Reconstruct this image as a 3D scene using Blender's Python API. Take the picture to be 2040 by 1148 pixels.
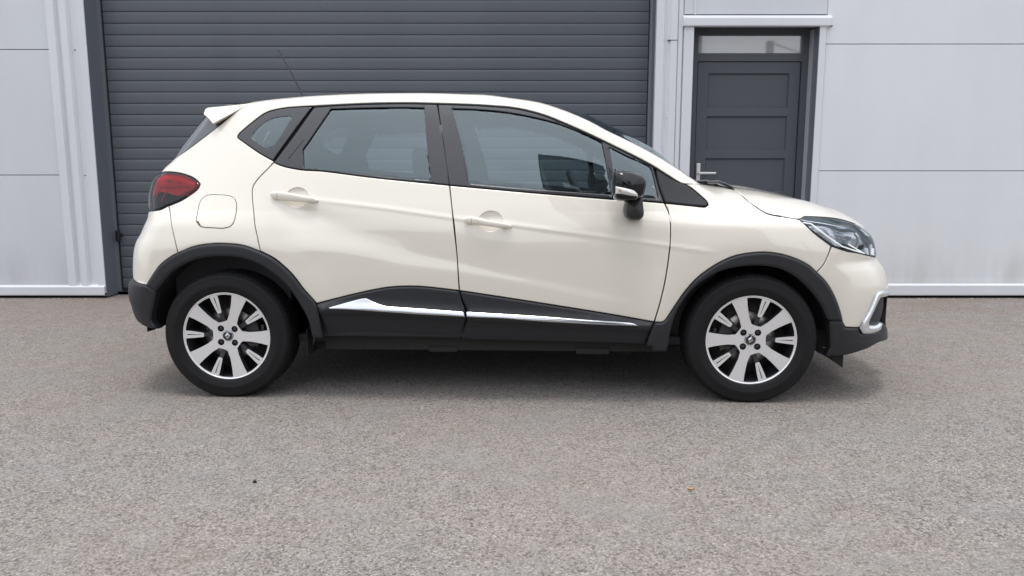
import bpy, math, random
import numpy as np
from mathutils import Vector, Matrix
from mathutils.geometry import delaunay_2d_cdt

for o in list(bpy.data.objects): bpy.data.objects.remove(o)
scene = bpy.context.scene
COL = scene.collection
R = math.radians

# ------------------------------------------------------------------ camera
cam = bpy.data.cameras.new('camera')
cam.sensor_width = 36; cam.lens = 27.05; cam.clip_start = .05; cam.clip_end = 600
camo = bpy.data.objects.new('camera', cam); COL.objects.link(camo)
camo.location = (0, 0, 1.127); camo.rotation_euler = (R(90-8.53), 0, 0)
scene.camera = camo

# ------------------------------------------------------------------ sky, sun, exposure
SUN_EL, SUN_AZ = 83, 200          # soft sun through cloud, behind and left of the camera
world = bpy.data.worlds.new('World'); scene.world = world; world.use_nodes = True
wn = world.node_tree.nodes; wl = world.node_tree.links; wn.clear()
w_out = wn.new('ShaderNodeOutputWorld'); w_bg = wn.new('ShaderNodeBackground')
sky = wn.new('ShaderNodeTexSky'); sky.sky_type = 'NISHITA'; sky.sun_disc = False
sky.sun_elevation = R(SUN_EL); sky.sun_rotation = R(SUN_AZ); sky.dust_density = 2.0
tc = wn.new('ShaderNodeTexCoord'); sep = wn.new('ShaderNodeSeparateXYZ')
wl.new(tc.outputs['Generated'], sep.inputs[0])
ramp = wn.new('ShaderNodeMapRange')            # overcast deck: brighter towards the zenith
ramp.inputs['From Min'].default_value = 0; ramp.inputs['From Max'].default_value = 1
ramp.inputs['To Min'].default_value = 7.4; ramp.inputs['To Max'].default_value = 14.5
wl.new(sep.outputs['Z'], ramp.inputs['Value'])
cn = wn.new('ShaderNodeTexNoise'); cn.inputs['Scale'].default_value = 2.2; cn.inputs['Detail'].default_value = 5
cm_ = wn.new('ShaderNodeMapping'); cm_.inputs['Scale'].default_value = (1, 1, 2.4)
wl.new(tc.outputs['Generated'], cm_.inputs['Vector']); wl.new(cm_.outputs[0], cn.inputs['Vector'])
cr = wn.new('ShaderNodeMapRange'); cr.inputs['From Min'].default_value = .3; cr.inputs['From Max'].default_value = .7
cr.inputs['To Min'].default_value = .86; cr.inputs['To Max'].default_value = 1.12
wl.new(cn.outputs['Fac'], cr.inputs['Value'])
mul = wn.new('ShaderNodeMath'); mul.operation = 'MULTIPLY'
wl.new(ramp.outputs[0], mul.inputs[0]); wl.new(cr.outputs[0], mul.inputs[1])
tint = wn.new('ShaderNodeVectorMath'); tint.operation = 'SCALE'; tint.inputs[0].default_value = (.955, .985, 1.05)
wl.new(mul.outputs[0], tint.inputs['Scale'])
mixs = wn.new('ShaderNodeMix'); mixs.data_type = 'RGBA'; mixs.inputs['Factor'].default_value = .88
wl.new(sky.outputs[0], mixs.inputs['A']); wl.new(tint.outputs[0], mixs.inputs['B'])
wl.new(mixs.outputs['Result'], w_bg.inputs['Color']); w_bg.inputs['Strength'].default_value = .10
wl.new(w_bg.outputs[0], w_out.inputs[0])

sun = bpy.data.lights.new('sun', 'SUN'); sun.energy = .9; sun.angle = R(15); sun.color = (1, .955, .90)
suno = bpy.data.objects.new('sun', sun); COL.objects.link(suno)
_az = R(SUN_AZ); _el = R(SUN_EL)
sdir = Vector((math.sin(_az)*math.cos(_el), math.cos(_az)*math.cos(_el), math.sin(_el)))
suno.rotation_euler = sdir.to_track_quat('Z', 'Y').to_euler(); suno.location = (-5, -5, 10)

scene.view_settings.view_transform = 'Standard'; scene.view_settings.look = 'None'
scene.view_settings.exposure = 0.48; scene.view_settings.gamma = 1
scene.view_settings.use_curve_mapping = False
scene.render.engine = 'CYCLES'
scene.cycles.max_bounces = 10; scene.cycles.transparent_max_bounces = 24; scene.cycles.transmission_bounces = 8
scene.cycles.caustics_reflective = False; scene.cycles.caustics_refractive = False

# ------------------------------------------------------------------ materials
def nmat(name):
    m = bpy.data.materials.new(name); m.use_nodes = True
    return m, m.node_tree.nodes, m.node_tree.links, m.node_tree.nodes['Principled BSDF']
def noise(n, l, scale, detail=4, rough=.55, coord='Object', stretch=None):
    t = n.new('ShaderNodeTexCoord'); q = n.new('ShaderNodeTexNoise')
    q.inputs['Scale'].default_value = scale; q.inputs['Detail'].default_value = detail; q.inputs['Roughness'].default_value = rough
    src = t.outputs[coord]
    if stretch:
        mp = n.new('ShaderNodeMapping'); mp.inputs['Scale'].default_value = stretch; l.new(src, mp.inputs['Vector']); src = mp.outputs[0]
    l.new(src, q.inputs['Vector']); return q
def mrange(n, l, src, a, b, c, d):
    r = n.new('ShaderNodeMapRange'); l.new(src, r.inputs['Value'])
    for k, v in zip(('From Min', 'From Max', 'To Min', 'To Max'), (a, b, c, d)): r.inputs[k].default_value = v
    return r.outputs[0]
def mixc(n, l, fac, a, b, blend='MIX'):
    m = n.new('ShaderNodeMix'); m.data_type = 'RGBA'; m.blend_type = blend
    if isinstance(fac, float): m.inputs['Factor'].default_value = fac
    else: l.new(fac, m.inputs['Factor'])
    for k, v in (('A', a), ('B', b)):
        if isinstance(v, tuple): m.inputs[k].default_value = (*v, 1)
        else: l.new(v, m.inputs[k])
    return m.outputs['Result']
def simple(name, col, rough=.5, metal=0., var=.08, scale=8., coat=0., bump=0., bscale=200., spec=.5):
    m, n, l, p = nmat(name)
    q = noise(n, l, scale, 5)
    f = mrange(n, l, q.outputs['Fac'], .15, .85, 0, 1)
    a = tuple(c*(1-var) for c in col); b = tuple(min(1, c*(1+var)) for c in col)
    l.new(mixc(n, l, f, a, b), p.inputs['Base Color'])
    p.inputs['Roughness'].default_value = rough; p.inputs['Metallic'].default_value = metal
    if var > .03: l.new(mrange(n, l, q.outputs['Fac'], .15, .85, rough*.85, min(1, rough*1.15)), p.inputs['Roughness'])
    p.inputs['Coat Weight'].default_value = coat; p.inputs['Coat Roughness'].default_value = .03
    p.inputs['Specular IOR Level'].default_value = spec
    if bump:
        q2 = noise(n, l, bscale, 3); b_ = n.new('ShaderNodeBump'); b_.inputs['Strength'].default_value = bump
        b_.inputs['Distance'].default_value = .001
        l.new(q2.outputs['Fac'], b_.inputs['Height']); l.new(b_.outputs[0], p.inputs['Normal'])
    return m

M = {}
M['paint'] = simple('cream_paint', (.795, .75, .662), .32, metal=.08, var=.0, scale=.5, coat=1.0, spec=.25)
M['paint'].node_tree.nodes['Principled BSDF'].inputs['Coat IOR'].default_value = 1.68; M['paint'].node_tree.nodes['Principled BSDF'].inputs['Coat Roughness'].default_value = .006
M['satin'] = simple('satin_silver_trim', (.82, .83, .85), .24, metal=.85, var=.02)
M['plastic'] = simple('dark_grey_plastic', (.023, .024, .028), .50, var=.12, scale=14, spec=.4, bump=.25, bscale=900)
M['plastic_soft'] = simple('black_door_trim', (.026, .026, .030), .42, var=.1, scale=10)
M['gloss_black'] = simple('gloss_black', (.008, .008, .009), .12, var=.1, coat=1.)
M['black_film'] = simple('black_pillar_film', (.022, .022, .026), .24, var=.1, scale=6, coat=.6)
M['mirror_black'] = simple('mirror_gloss_black', (.006, .006, .007), .05, var=.0, spec=.45)
M['dark'] = simple('dark_liner', (.010, .010, .011), .85, var=.3, scale=12)
M['under'] = simple('dusty_underbody', (.022, .021, .019), .9, var=.4, scale=20)
M['rubber'] = simple('tyre_rubber', (.011, .011, .012), .64, var=.25, scale=18, spec=.25, bump=.3, bscale=400)
M['chrome'] = simple('satin_chrome', (.66, .67, .70), .12, metal=1., var=.02)
M['alloy_dark'] = simple('dark_alloy_paint', (.055, .057, .066), .35, metal=.5, var=.1)
M['steel'] = simple('brake_steel', (.42, .40, .38), .38, metal=.9, var=.2, scale=40)
M['cast'] = simple('brake_casting', (.09, .088, .085), .65, metal=.4, var=.3, scale=30)
M['interior'] = simple('charcoal_cabin_plastic', (.035, .037, .042), .7, var=.1)
M['fabric'] = simple('seat_fabric', (.055, .056, .06), .95, var=.15, scale=60)
M['liner'] = simple('pale_headliner', (.20, .21, .22), .95, var=.05, scale=60)
M['white_plastic'] = simple('white_reflector', (.92, .93, .95), .3, var=.0)
M['running_light'] = simple('running_light', (.92, .93, .95), .3, var=.0)
_p = M['running_light'].node_tree.nodes['Principled BSDF']; _p.inputs['Emission Color'].default_value = (.95, .97, 1, 1); _p.inputs['Emission Strength'].default_value = .55
M['indicator'] = simple('clear_indicator_lens', (.72, .71, .69), .18, metal=.35, var=.02, coat=1.)
M['lamp_black'] = simple('lamp_matt_black', (.010, .010, .012), .6, spec=.2)
M['slot'] = simple('seam_shadow_gap', (.012, .012, .012), .8)

def machined():
    m, n, l, p = nmat('machined_alloy')
    p.inputs['Base Color'].default_value = (.95, .95, .965, 1); p.inputs['Metallic'].default_value = .66
    p.inputs['Roughness'].default_value = .30; p.inputs['Anisotropic'].default_value = .5
    tg = n.new('ShaderNodeTangent'); tg.direction_type = 'RADIAL'; tg.axis = 'Y'; l.new(tg.outputs[0], p.inputs['Tangent'])
    q = noise(n, l, 30, 3); p.inputs['Roughness'].default_value = .27
    p.inputs['Coat Weight'].default_value = .5; p.inputs['Coat Roughness'].default_value = .08
    return m
M['alloy'] = machined()

def glass(name, tint, ior=2.1, rough=0.):
    m, n, l, p = nmat(name); n.remove(p); out = n['Material Output']
    tr = n.new('ShaderNodeBsdfTransparent'); tr.inputs[0].default_value = (*tint, 1)
    gl = n.new('ShaderNodeBsdfGlossy'); gl.inputs['Roughness'].default_value = rough; gl.inputs[0].default_value = (.84, .97, 1.02, 1)
    fr = n.new('ShaderNodeFresnel'); fr.inputs['IOR'].default_value = ior
    # thin sheet: same reflectance from either side
    mx = n.new('ShaderNodeMixShader'); l.new(fr.outputs[0], mx.inputs[0]); l.new(tr.outputs[0], mx.inputs[1]); l.new(gl.outputs[0], mx.inputs[2])
    l.new(mx.outputs[0], out.inputs['Surface']); return m
M['glass'] = glass('green_tinted_glass', (.68, .80, .81), 2.2)
M['lamp_glass'] = glass('clear_lamp_cover', (.93, .94, .95), 1.5)
M['smoke'] = glass('smoked_red_lamp_cover', (.85, .30, .30), 1.42)
M['hatch_glass'] = simple('privacy_glass', (.050, .055, .068), .08, var=.1, coat=1.)

def asphalt():
    m, n, l, p = nmat('worn_grey_asphalt')
    t = n.new('ShaderNodeTexCoord')
    def vor(s, feat='F1'):
        v = n.new('ShaderNodeTexVoronoi'); v.inputs['Scale'].default_value = s; v.feature = feat; l.new(t.outputs['Object'], v.inputs['Vector']); return v
    v1, v2, v3 = vor(158), vor(310), vor(80)
    sep1 = n.new('ShaderNodeSeparateColor'); l.new(v1.outputs['Color'], sep1.inputs[0])
    sep2 = n.new('ShaderNodeSeparateColor'); l.new(v2.outputs['Color'], sep2.inputs[0])
    cr1 = n.new('ShaderNodeValToRGB'); e = cr1.color_ramp.elements
    e[0].position = 0; e[0].color = (.13, .122, .115, 1); e[1].position = 1; e[1].color = (.66, .63, .61, 1)
    for ps, c in ((.16, (.28, .258, .248)), (.55, (.40, .372, .358)), (.85, (.50, .47, .452))):
        x = e.new(ps); x.color = (*c, 1)
    l.new(sep1.outputs[0], cr1.inputs[0])
    cr2 = n.new('ShaderNodeValToRGB'); e = cr2.color_ramp.elements
    e[0].position = 0; e[0].color = (.17, .158, .15, 1); e[1].position = 1; e[1].color = (.58, .55, .53, 1)
    x = e.new(.4); x.color = (.345, .325, .31, 1)
    l.new(sep2.outputs[1], cr2.inputs[0])
    c = mixc(n, l, .45, cr1.outputs[0], cr2.outputs[0])
    # dark pits and the odd pale chip
    vp = vor(118); sp_ = n.new('ShaderNodeSeparateColor'); l.new(vp.outputs['Color'], sp_.inputs[0])
    c = mixc(n, l, mrange(n, l, sp_.outputs[2], .80, .93, 0, .70), c, (.085, .078, .074))
    c = mixc(n, l, mrange(n, l, sp_.outputs[0], .93, .99, 0, .7), c, (.62, .60, .57))
    # binder between the stones
    d = mrange(n, l, v1.outputs['Distance'], .35, .75, 0, .55)
    c = mixc(n, l, d, c, (.15, .142, .135))
    # broad patches: warm dust and cool grey
    q1 = noise(n, l, .55, 6, .6); q2 = noise(n, l, 2.3, 5, .65); q3 = noise(n, l, 9, 4, .6)
    c = mixc(n, l, mrange(n, l, q1.outputs['Fac'], .42, .66, 0, .34), c, (.37, .315, .265))
    c = mixc(n, l, mrange(n, l, q2.outputs['Fac'], .48, .68, 0, .42), c, (.30, .315, .315))
    c = mixc(n, l, 1.0, c, mixc(n, l, mrange(n, l, q3.outputs['Fac'], .3, .7, 0, 1), (.90, .885, .875), (1.07, 1.06, 1.05)), 'MULTIPLY')
    q5 = noise(n, l, 1.7, 6, .7); q6 = noise(n, l, .8, 6, .65, stretch=(1, 1.8, 1))
    c = mixc(n, l, mrange(n, l, q5.outputs['Fac'], .60, .72, 0, .45), c, (.24, .205, .165))
    c = mixc(n, l, mrange(n, l, q6.outputs['Fac'], .56, .70, 0, .30), c, (.22, .225, .23))
    # weathered brown band along the foot of the wall
    sp = n.new('ShaderNodeSeparateXYZ'); l.new(t.outputs['Object'], sp.inputs[0])
    q4 = noise(n, l, 1.2, 5, .6, stretch=(1, 3.5, 1))
    ad = n.new('ShaderNodeMath'); ad.operation = 'MULTIPLY'
    l.new(mrange(n, l, sp.outputs[1], 5.2, 6.8, 0, 1), ad.inputs[0]); l.new(mrange(n, l, q4.outputs['Fac'], .42, .66, .0, .55), ad.inputs[1])
    c = mixc(n, l, ad.outputs[0], c, (.27, .20, .165))
    c = mixc(n, l, 1.0, c, (.80, .783, .765), 'MULTIPLY')
    l.new(c, p.inputs['Base Color']); p.inputs['Roughness'].default_value = .93; p.inputs['Specular IOR Level'].default_value = .25
    b = n.new('ShaderNodeBump'); b.inputs['Strength'].default_value = .55; b.inputs['Distance'].default_value = .004
    hm = n.new('ShaderNodeMath'); hm.operation = 'ADD'
    l.new(v1.outputs['Distance'], hm.inputs[0]); l.new(v3.outputs['Distance'], hm.inputs[1])
    iv = n.new('ShaderNodeMath'); iv.operation = 'MULTIPLY'; iv.inputs[1].default_value = -1; l.new(hm.outputs[0], iv.inputs[0])
    l.new(iv.outputs[0], b.inputs['Height']); l.new(b.outputs[0], p.inputs['Normal'])
    return m
M['asphalt'] = asphalt()

def sheet(name, col, rough, ribs=0., spot=.03, axis=2, grime=False):
    """painted metal cladding, optional fine horizontal micro-ribs and a little dirt near the ground"""
    m, n, l, p = nmat(name); t = n.new('ShaderNodeTexCoord')
    q = noise(n, l, 1.3, 6, .6, stretch=(1, 1, .35)); q2 = noise(n, l, 22, 4)
    c = mixc(n, l, mrange(n, l, q.outputs['Fac'], .35, .65, 0, 1), tuple(x*(1-spot) for x in col), tuple(min(1, x*(1+spot)) for x in col))
    c = mixc(n, l, mrange(n, l, q2.outputs['Fac'], .60, .80, 0, .10), c, tuple(x*.8 for x in col))
    if grime:
        sp = n.new('ShaderNodeSeparateXYZ'); l.new(t.outputs['Object'], sp.inputs[0])
        q3 = noise(n, l, 5, 5, .6, stretch=(1, 1, .25)); mm = n.new('ShaderNodeMath'); mm.operation = 'MULTIPLY'
        l.new(mrange(n, l, sp.outputs[2], .15, .55, .45, 0), mm.inputs[0]); l.new(mrange(n, l, q3.outputs['Fac'], .35, .7, 0, 1), mm.inputs[1])
        c = mixc(n, l, mm.outputs[0], c, (.42, .40, .36))
    l.new(c, p.inputs['Base Color']); p.inputs['Roughness'].default_value = rough
    if ribs:
        w = n.new('ShaderNodeTexWave'); w.wave_type = 'BANDS'; w.bands_direction = 'Z'; w.inputs['Scale'].default_value = ribs
        l.new(t.outputs['Object'], w.inputs['Vector'])
        b = n.new('ShaderNodeBump'); b.inputs['Strength'].default_value = .35; b.inputs['Distance'].default_value = .0015
        l.new(w.outputs['Fac'], b.inputs['Height']); l.new(b.outputs[0], p.inputs['Normal'])
    return m
M['cladding'] = sheet('white_grey_cladding', (.65, .67, .715), .42, ribs=0, grime=True)
M['cladding_rib'] = sheet('white_grey_ribbed_cladding', (.77, .785, .81), .42, ribs=34, grime=True)
M['trim'] = sheet('white_grey_trim', (.72, .735, .77), .38)
M['slat'] = sheet('anthracite_slat', (.102, .112, .131), .42, spot=.06)
M['jamb'] = sheet('grey_jamb', (.17, .185, .22), .40, spot=.04)
M['reveal_light'] = sheet('light_reveal', (.50, .51, .54), .4)
M['doorpaint'] = sheet('anthracite_door_paint', (.088, .096, .113), .38, spot=.04)
M['transom'] = simple('sky_toned_transom_glass', (.42, .42, .43), .05, var=.03, coat=1.)  # pale base colour stands in for sky mirrored in the pane
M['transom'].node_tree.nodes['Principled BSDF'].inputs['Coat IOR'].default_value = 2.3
M['handle_metal'] = simple('white_metal_handle', (.82, .82, .83), .3)

# ------------------------------------------------------------------ mesh helpers
def link(name, me, mat, parent=None, kind=None):
    o = bpy.data.objects.new(name, me); COL.objects.link(o)
    if mat is not None and not me.materials: me.materials.append(mat)
    if parent is not None: o.parent = parent
    if kind: o['kind'] = kind
    return o
def pydata(name, vs, fs, smooth=False, normals=None):
    me = bpy.data.meshes.new(name); me.from_pydata([tuple(map(float, v)) for v in vs], [], [tuple(int(i) for i in f) for f in fs]); me.update()
    if smooth: me.polygons.foreach_set('use_smooth', [True]*len(me.polygons))
    if normals is not None: me.normals_split_custom_set_from_vertices([tuple(map(float, q)) for q in normals])
    return me
class MB:
    def __init__(s): s.v = []; s.f = []; s.sm = []
    def add(s, vs, fs, smooth=False):
        k = len(s.v); s.v += [tuple(map(float, v)) for v in vs]; s.f += [tuple(int(i)+k for i in f) for f in fs]; s.sm += [smooth]*len(fs); return s
    def box(s, x0, x1, y0, y1, z0, z1, bev=0.):
        if not bev:
            vs = [(x, y, z) for x in (x0, x1) for y in (y0, y1) for z in (z0, z1)]
            return s.add(vs, [(0, 1, 3, 2), (4, 6, 7, 5), (0, 4, 5, 1), (2, 3, 7, 6), (0, 2, 6, 4), (1, 5, 7, 3)])
        import bmesh
        bm = bmesh.new(); bmesh.ops.create_cube(bm, size=1)
        for v in bm.verts: v.co = Vector(((x0+x1)/2+v.co.x*(x1-x0), (y0+y1)/2+v.co.y*(y1-y0), (z0+z1)/2+v.co.z*(z1-z0)))
        bmesh.ops.bevel(bm, geom=bm.edges[:], offset=bev, segments=2, affect='EDGES', profile=.5)
        bm.verts.index_update(); s.add([v.co[:] for v in bm.verts], [[v.index for v in f.verts] for f in bm.faces]); bm.free(); return s
    def tube(s, pts, r, n=10, cap=True):
        pts = [Vector(p) for p in pts]; rr = r if isinstance(r, (list, tuple)) else [r]*len(pts); vs = []; fs = []; up = None
        for i, p in enumerate(pts):
            d = (pts[min(i+1, len(pts)-1)]-pts[max(i-1, 0)]).normalized()
            if up is None: up = Vector((0, 0, 1)) if abs(d.z) < .9 else Vector((1, 0, 0))
            a = d.cross(up).normalized(); b = a.cross(d).normalized(); up = b
            for k in range(n):
                t = 2*math.pi*k/n; vs.append(p+a*math.cos(t)*rr[i]+b*math.sin(t)*rr[i])
        for i in range(len(pts)-1):
            for k in range(n): fs.append((i*n+k, i*n+(k+1) % n, (i+1)*n+(k+1) % n, (i+1)*n+k))
        s.add(vs, fs, True)
        if cap:
            s.add(vs[:n], [tuple(range(n))]); s.add(vs[-n:], [tuple(range(n))[::-1]])
        return s
    def lathe(s, prof, n=64, c=(0, 0, 0), smooth=True):
        """profile of (radius, y) turned about the y axis"""
        vs = []; fs = []; m = len(prof)
        for k in range(n):
            t = 2*math.pi*k/n
            for r, y in prof: vs.append((c[0]+r*math.cos(t), c[1]+y, c[2]+r*math.sin(t)))
        for k in range(n):
            for j in range(m-1): fs.append((k*m+j, k*m+j+1, ((k+1) % n)*m+j+1, ((k+1) % n)*m+j))
        return s.add(vs, fs, smooth)
    def build(s, name, mat, parent=None, kind=None):
        me = bpy.data.meshes.new(name); me.from_pydata(s.v, [], s.f); me.update()
        me.polygons.foreach_set('use_smooth', s.sm)
        return link(name, me, mat, parent, kind)

# ---- body form: half-width of the car as a function of (x, z) in the car's own frame ----
def sstep(a, b, v):
    t = np.clip((v-a)/(b-a), 0, 1); return t*t*(3-2*t)
def cubic(xs, ys):
    """smooth monotone (PCHIP) interpolant"""
    xs = np.array(xs, float); ys = np.array(ys, float)
    h = np.diff(xs); d = np.diff(ys)/h
    m = np.zeros(len(xs)); m[0] = d[0]; m[-1] = d[-1]
    for i in range(1, len(xs)-1):
        if d[i-1]*d[i] > 0:
            w1 = 2*h[i]+h[i-1]; w2 = h[i]+2*h[i-1]
            m[i] = (w1+w2)/(w1/d[i-1]+w2/d[i])
    def f(v):
        v = np.clip(np.asarray(v, float), xs[0], xs[-1])
        k = np.clip(np.searchsorted(xs, v, side='right')-1, 0, len(xs)-2)
        t = (v-xs[k])/h[k]
        return ((2*t**3-3*t**2+1)*ys[k] + (t**3-2*t**2+t)*h[k]*m[k]
                + (-2*t**3+3*t**2)*ys[k+1] + (t**3-t**2)*h[k]*m[k+1])
    return f
PROF = cubic([.10,.20,.30,.40,.50,.62,.74,.84,.92,.96,1.0,1.1,1.2,1.3,1.4,1.45,1.56],
             [.79,.835,.857,.866,.871,.8735,.8715,.860,.840,.828,.8145,.780,.7405,.6950,.6430,.6140,.546])
CREASE = cubic([-1.014, -.834, -.473, -.157, .13, .59, .89, 1.15], [1.009, .993, .952, .909, .877, .818, .778, .742])
BAND_T = cubic([-1.06, -.907, -.559, -.413, -.14, .09, .27, .45, .67, .9], [.983, .925, .808, .770, .708, .650, .618, .580, .534, .50])
BAND_B = cubic([-1.06, -.907, -.559, -.413, -.14, .09, .27, .45, .67, .9], [.80, .754, .698, .661, .635, .600, .567, .530, .496, .47])
def h_base(x, z):
    x = np.asarray(x, float); z = np.asarray(z, float)
    h = PROF(z)
    h = h - .045*np.clip((x-1.0)/1.0, 0, None)**2 - .05*np.clip((-1.2-x)/.8, 0, None)**2
    g = np.clip((z-.86)/.5, 0, 1); g = g*(2-g)*np.clip((z-.86)/.08, 0, 1)
    h = h - g*.105*np.clip(x-.05, 0, 1.1)**2 - g*.07*np.clip(-.5-x, 0, 1.3)**2
    # shoulder crease with a hollow under it and a slanting facet lower down
    zc = CREASE(x)
    l1 = BAND_T(x); l2 = BAND_B(x)
    ub = sstep(-1.06, -.90, x)*(1-sstep(.55, .78, x))
    h = h - ub*.105*(l1-l2)*sstep(l2, l1, z)*(1-sstep(l1, np.maximum(zc, l1+.02), z))
    uc = sstep(-1.05, -.7, x)*(1-sstep(1.02, 1.15, x))
    h = h + uc*.0032*np.exp(-((z-zc)/.0115)**2)
    # swelling round the wheel arches
    for ax in (-1.303, 1.303):
        r = np.sqrt((x-ax)**2+(z-.33)**2)
        h = h + .012*np.exp(-((r-.46)/.12)**2)
    return h
def _end(q):
    q = np.clip(q, 0, 1); return 1-np.sqrt(np.maximum(1-q*q, 0))
def AB_R(z): s = sstep(.9, 1.15, z); return .24*(1-s)+.13*s, .42*(1-s)+.26*s
def AB_F(z): return .40+0*z, .50+0*z
def RZ(x):
    s = sstep(1.02, 1.22, x); return .05*(1-s)+.15*s
def RY(x):
    s = sstep(1.02, 1.22, x); return .07*(1-s)+.40*s
def H(x, z):
    x = np.asarray(x, float); z = np.asarray(z, float)
    h = h_base(x, z)
    ar, br = AB_R(z); af, bf = AB_F(z)
    h = h - br*_end(((XR(z)+ar)-x)/ar)
    h = h - bf*_end((x-(XF(z)-af))/af)
    rz = RZ(x)
    h = h - RY(x)*_end((z-(ZT(x)-rz))/rz)
    return h
XR_TAB = [(0.3248, -1.8438), (0.3501, -1.8871), (0.3844, -1.9114), (0.4531, -1.9276), (0.4958, -1.9357), (0.5384, -1.932), (0.5682, -1.9257), (0.5854, -1.9077), (0.6486, -1.9015), (0.7156, -1.894), (0.7822, -1.8734), (0.8052, -1.8576), (0.8506, -1.8366), (0.8967, -1.821), (0.9488, -1.8288), (0.9957, -1.8297), (1.0633, -1.81), (1.104, -1.786), (1.1277, -1.7568), (1.1549, -1.7346), (1.1876, -1.6991), (1.2611, -1.6562), (1.3443, -1.6026), (1.418, -1.5552), (1.6, -1.438)]
XF_TAB = [(0.1863, 2.0136), (0.202, 2.0789), (0.2317, 2.1245), (0.2677, 2.1506), (0.3027, 2.1446), (0.3799, 2.1338), (0.439, 2.132), (0.4977, 2.1315), (0.5558, 2.1255), (0.5971, 2.1137), (0.6462, 2.0934), (0.6853, 2.0617), (0.6991, 2.0525), (0.78, 2.06), (0.86, 2.055), (0.92, 2.01), (1.6, 1.9)]
ZT_TAB = [(-1.5206, 1.4637), (-1.484, 1.4723), (-1.2744, 1.4924), (-1.1515, 1.5079), (-0.87, 1.5284), (-0.5924, 1.537), (-0.3998, 1.5383), (-0.2488, 1.5356), (-0.0951, 1.5294), (-0.0387, 1.5278), (0.1096, 1.5096), (0.2452, 1.4885), (0.3801, 1.4471), (0.5137, 1.3893), (0.6069, 1.3385), (0.6838, 1.3019), (0.7669, 1.2602), (0.8498, 1.2155), (0.9131, 1.1773), (0.9759, 1.1361), (1.0258, 1.1013), (1.0838, 1.072), (1.2327, 1.0574), (1.3336, 1.044), (1.4345, 1.032), (1.5699, 1.0053), (1.7119, 0.9735), (1.7765, 0.9549), (1.8388, 0.9403), (1.9075, 0.9099), (1.954, 0.8799), (2.03, 0.7993)]
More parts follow.
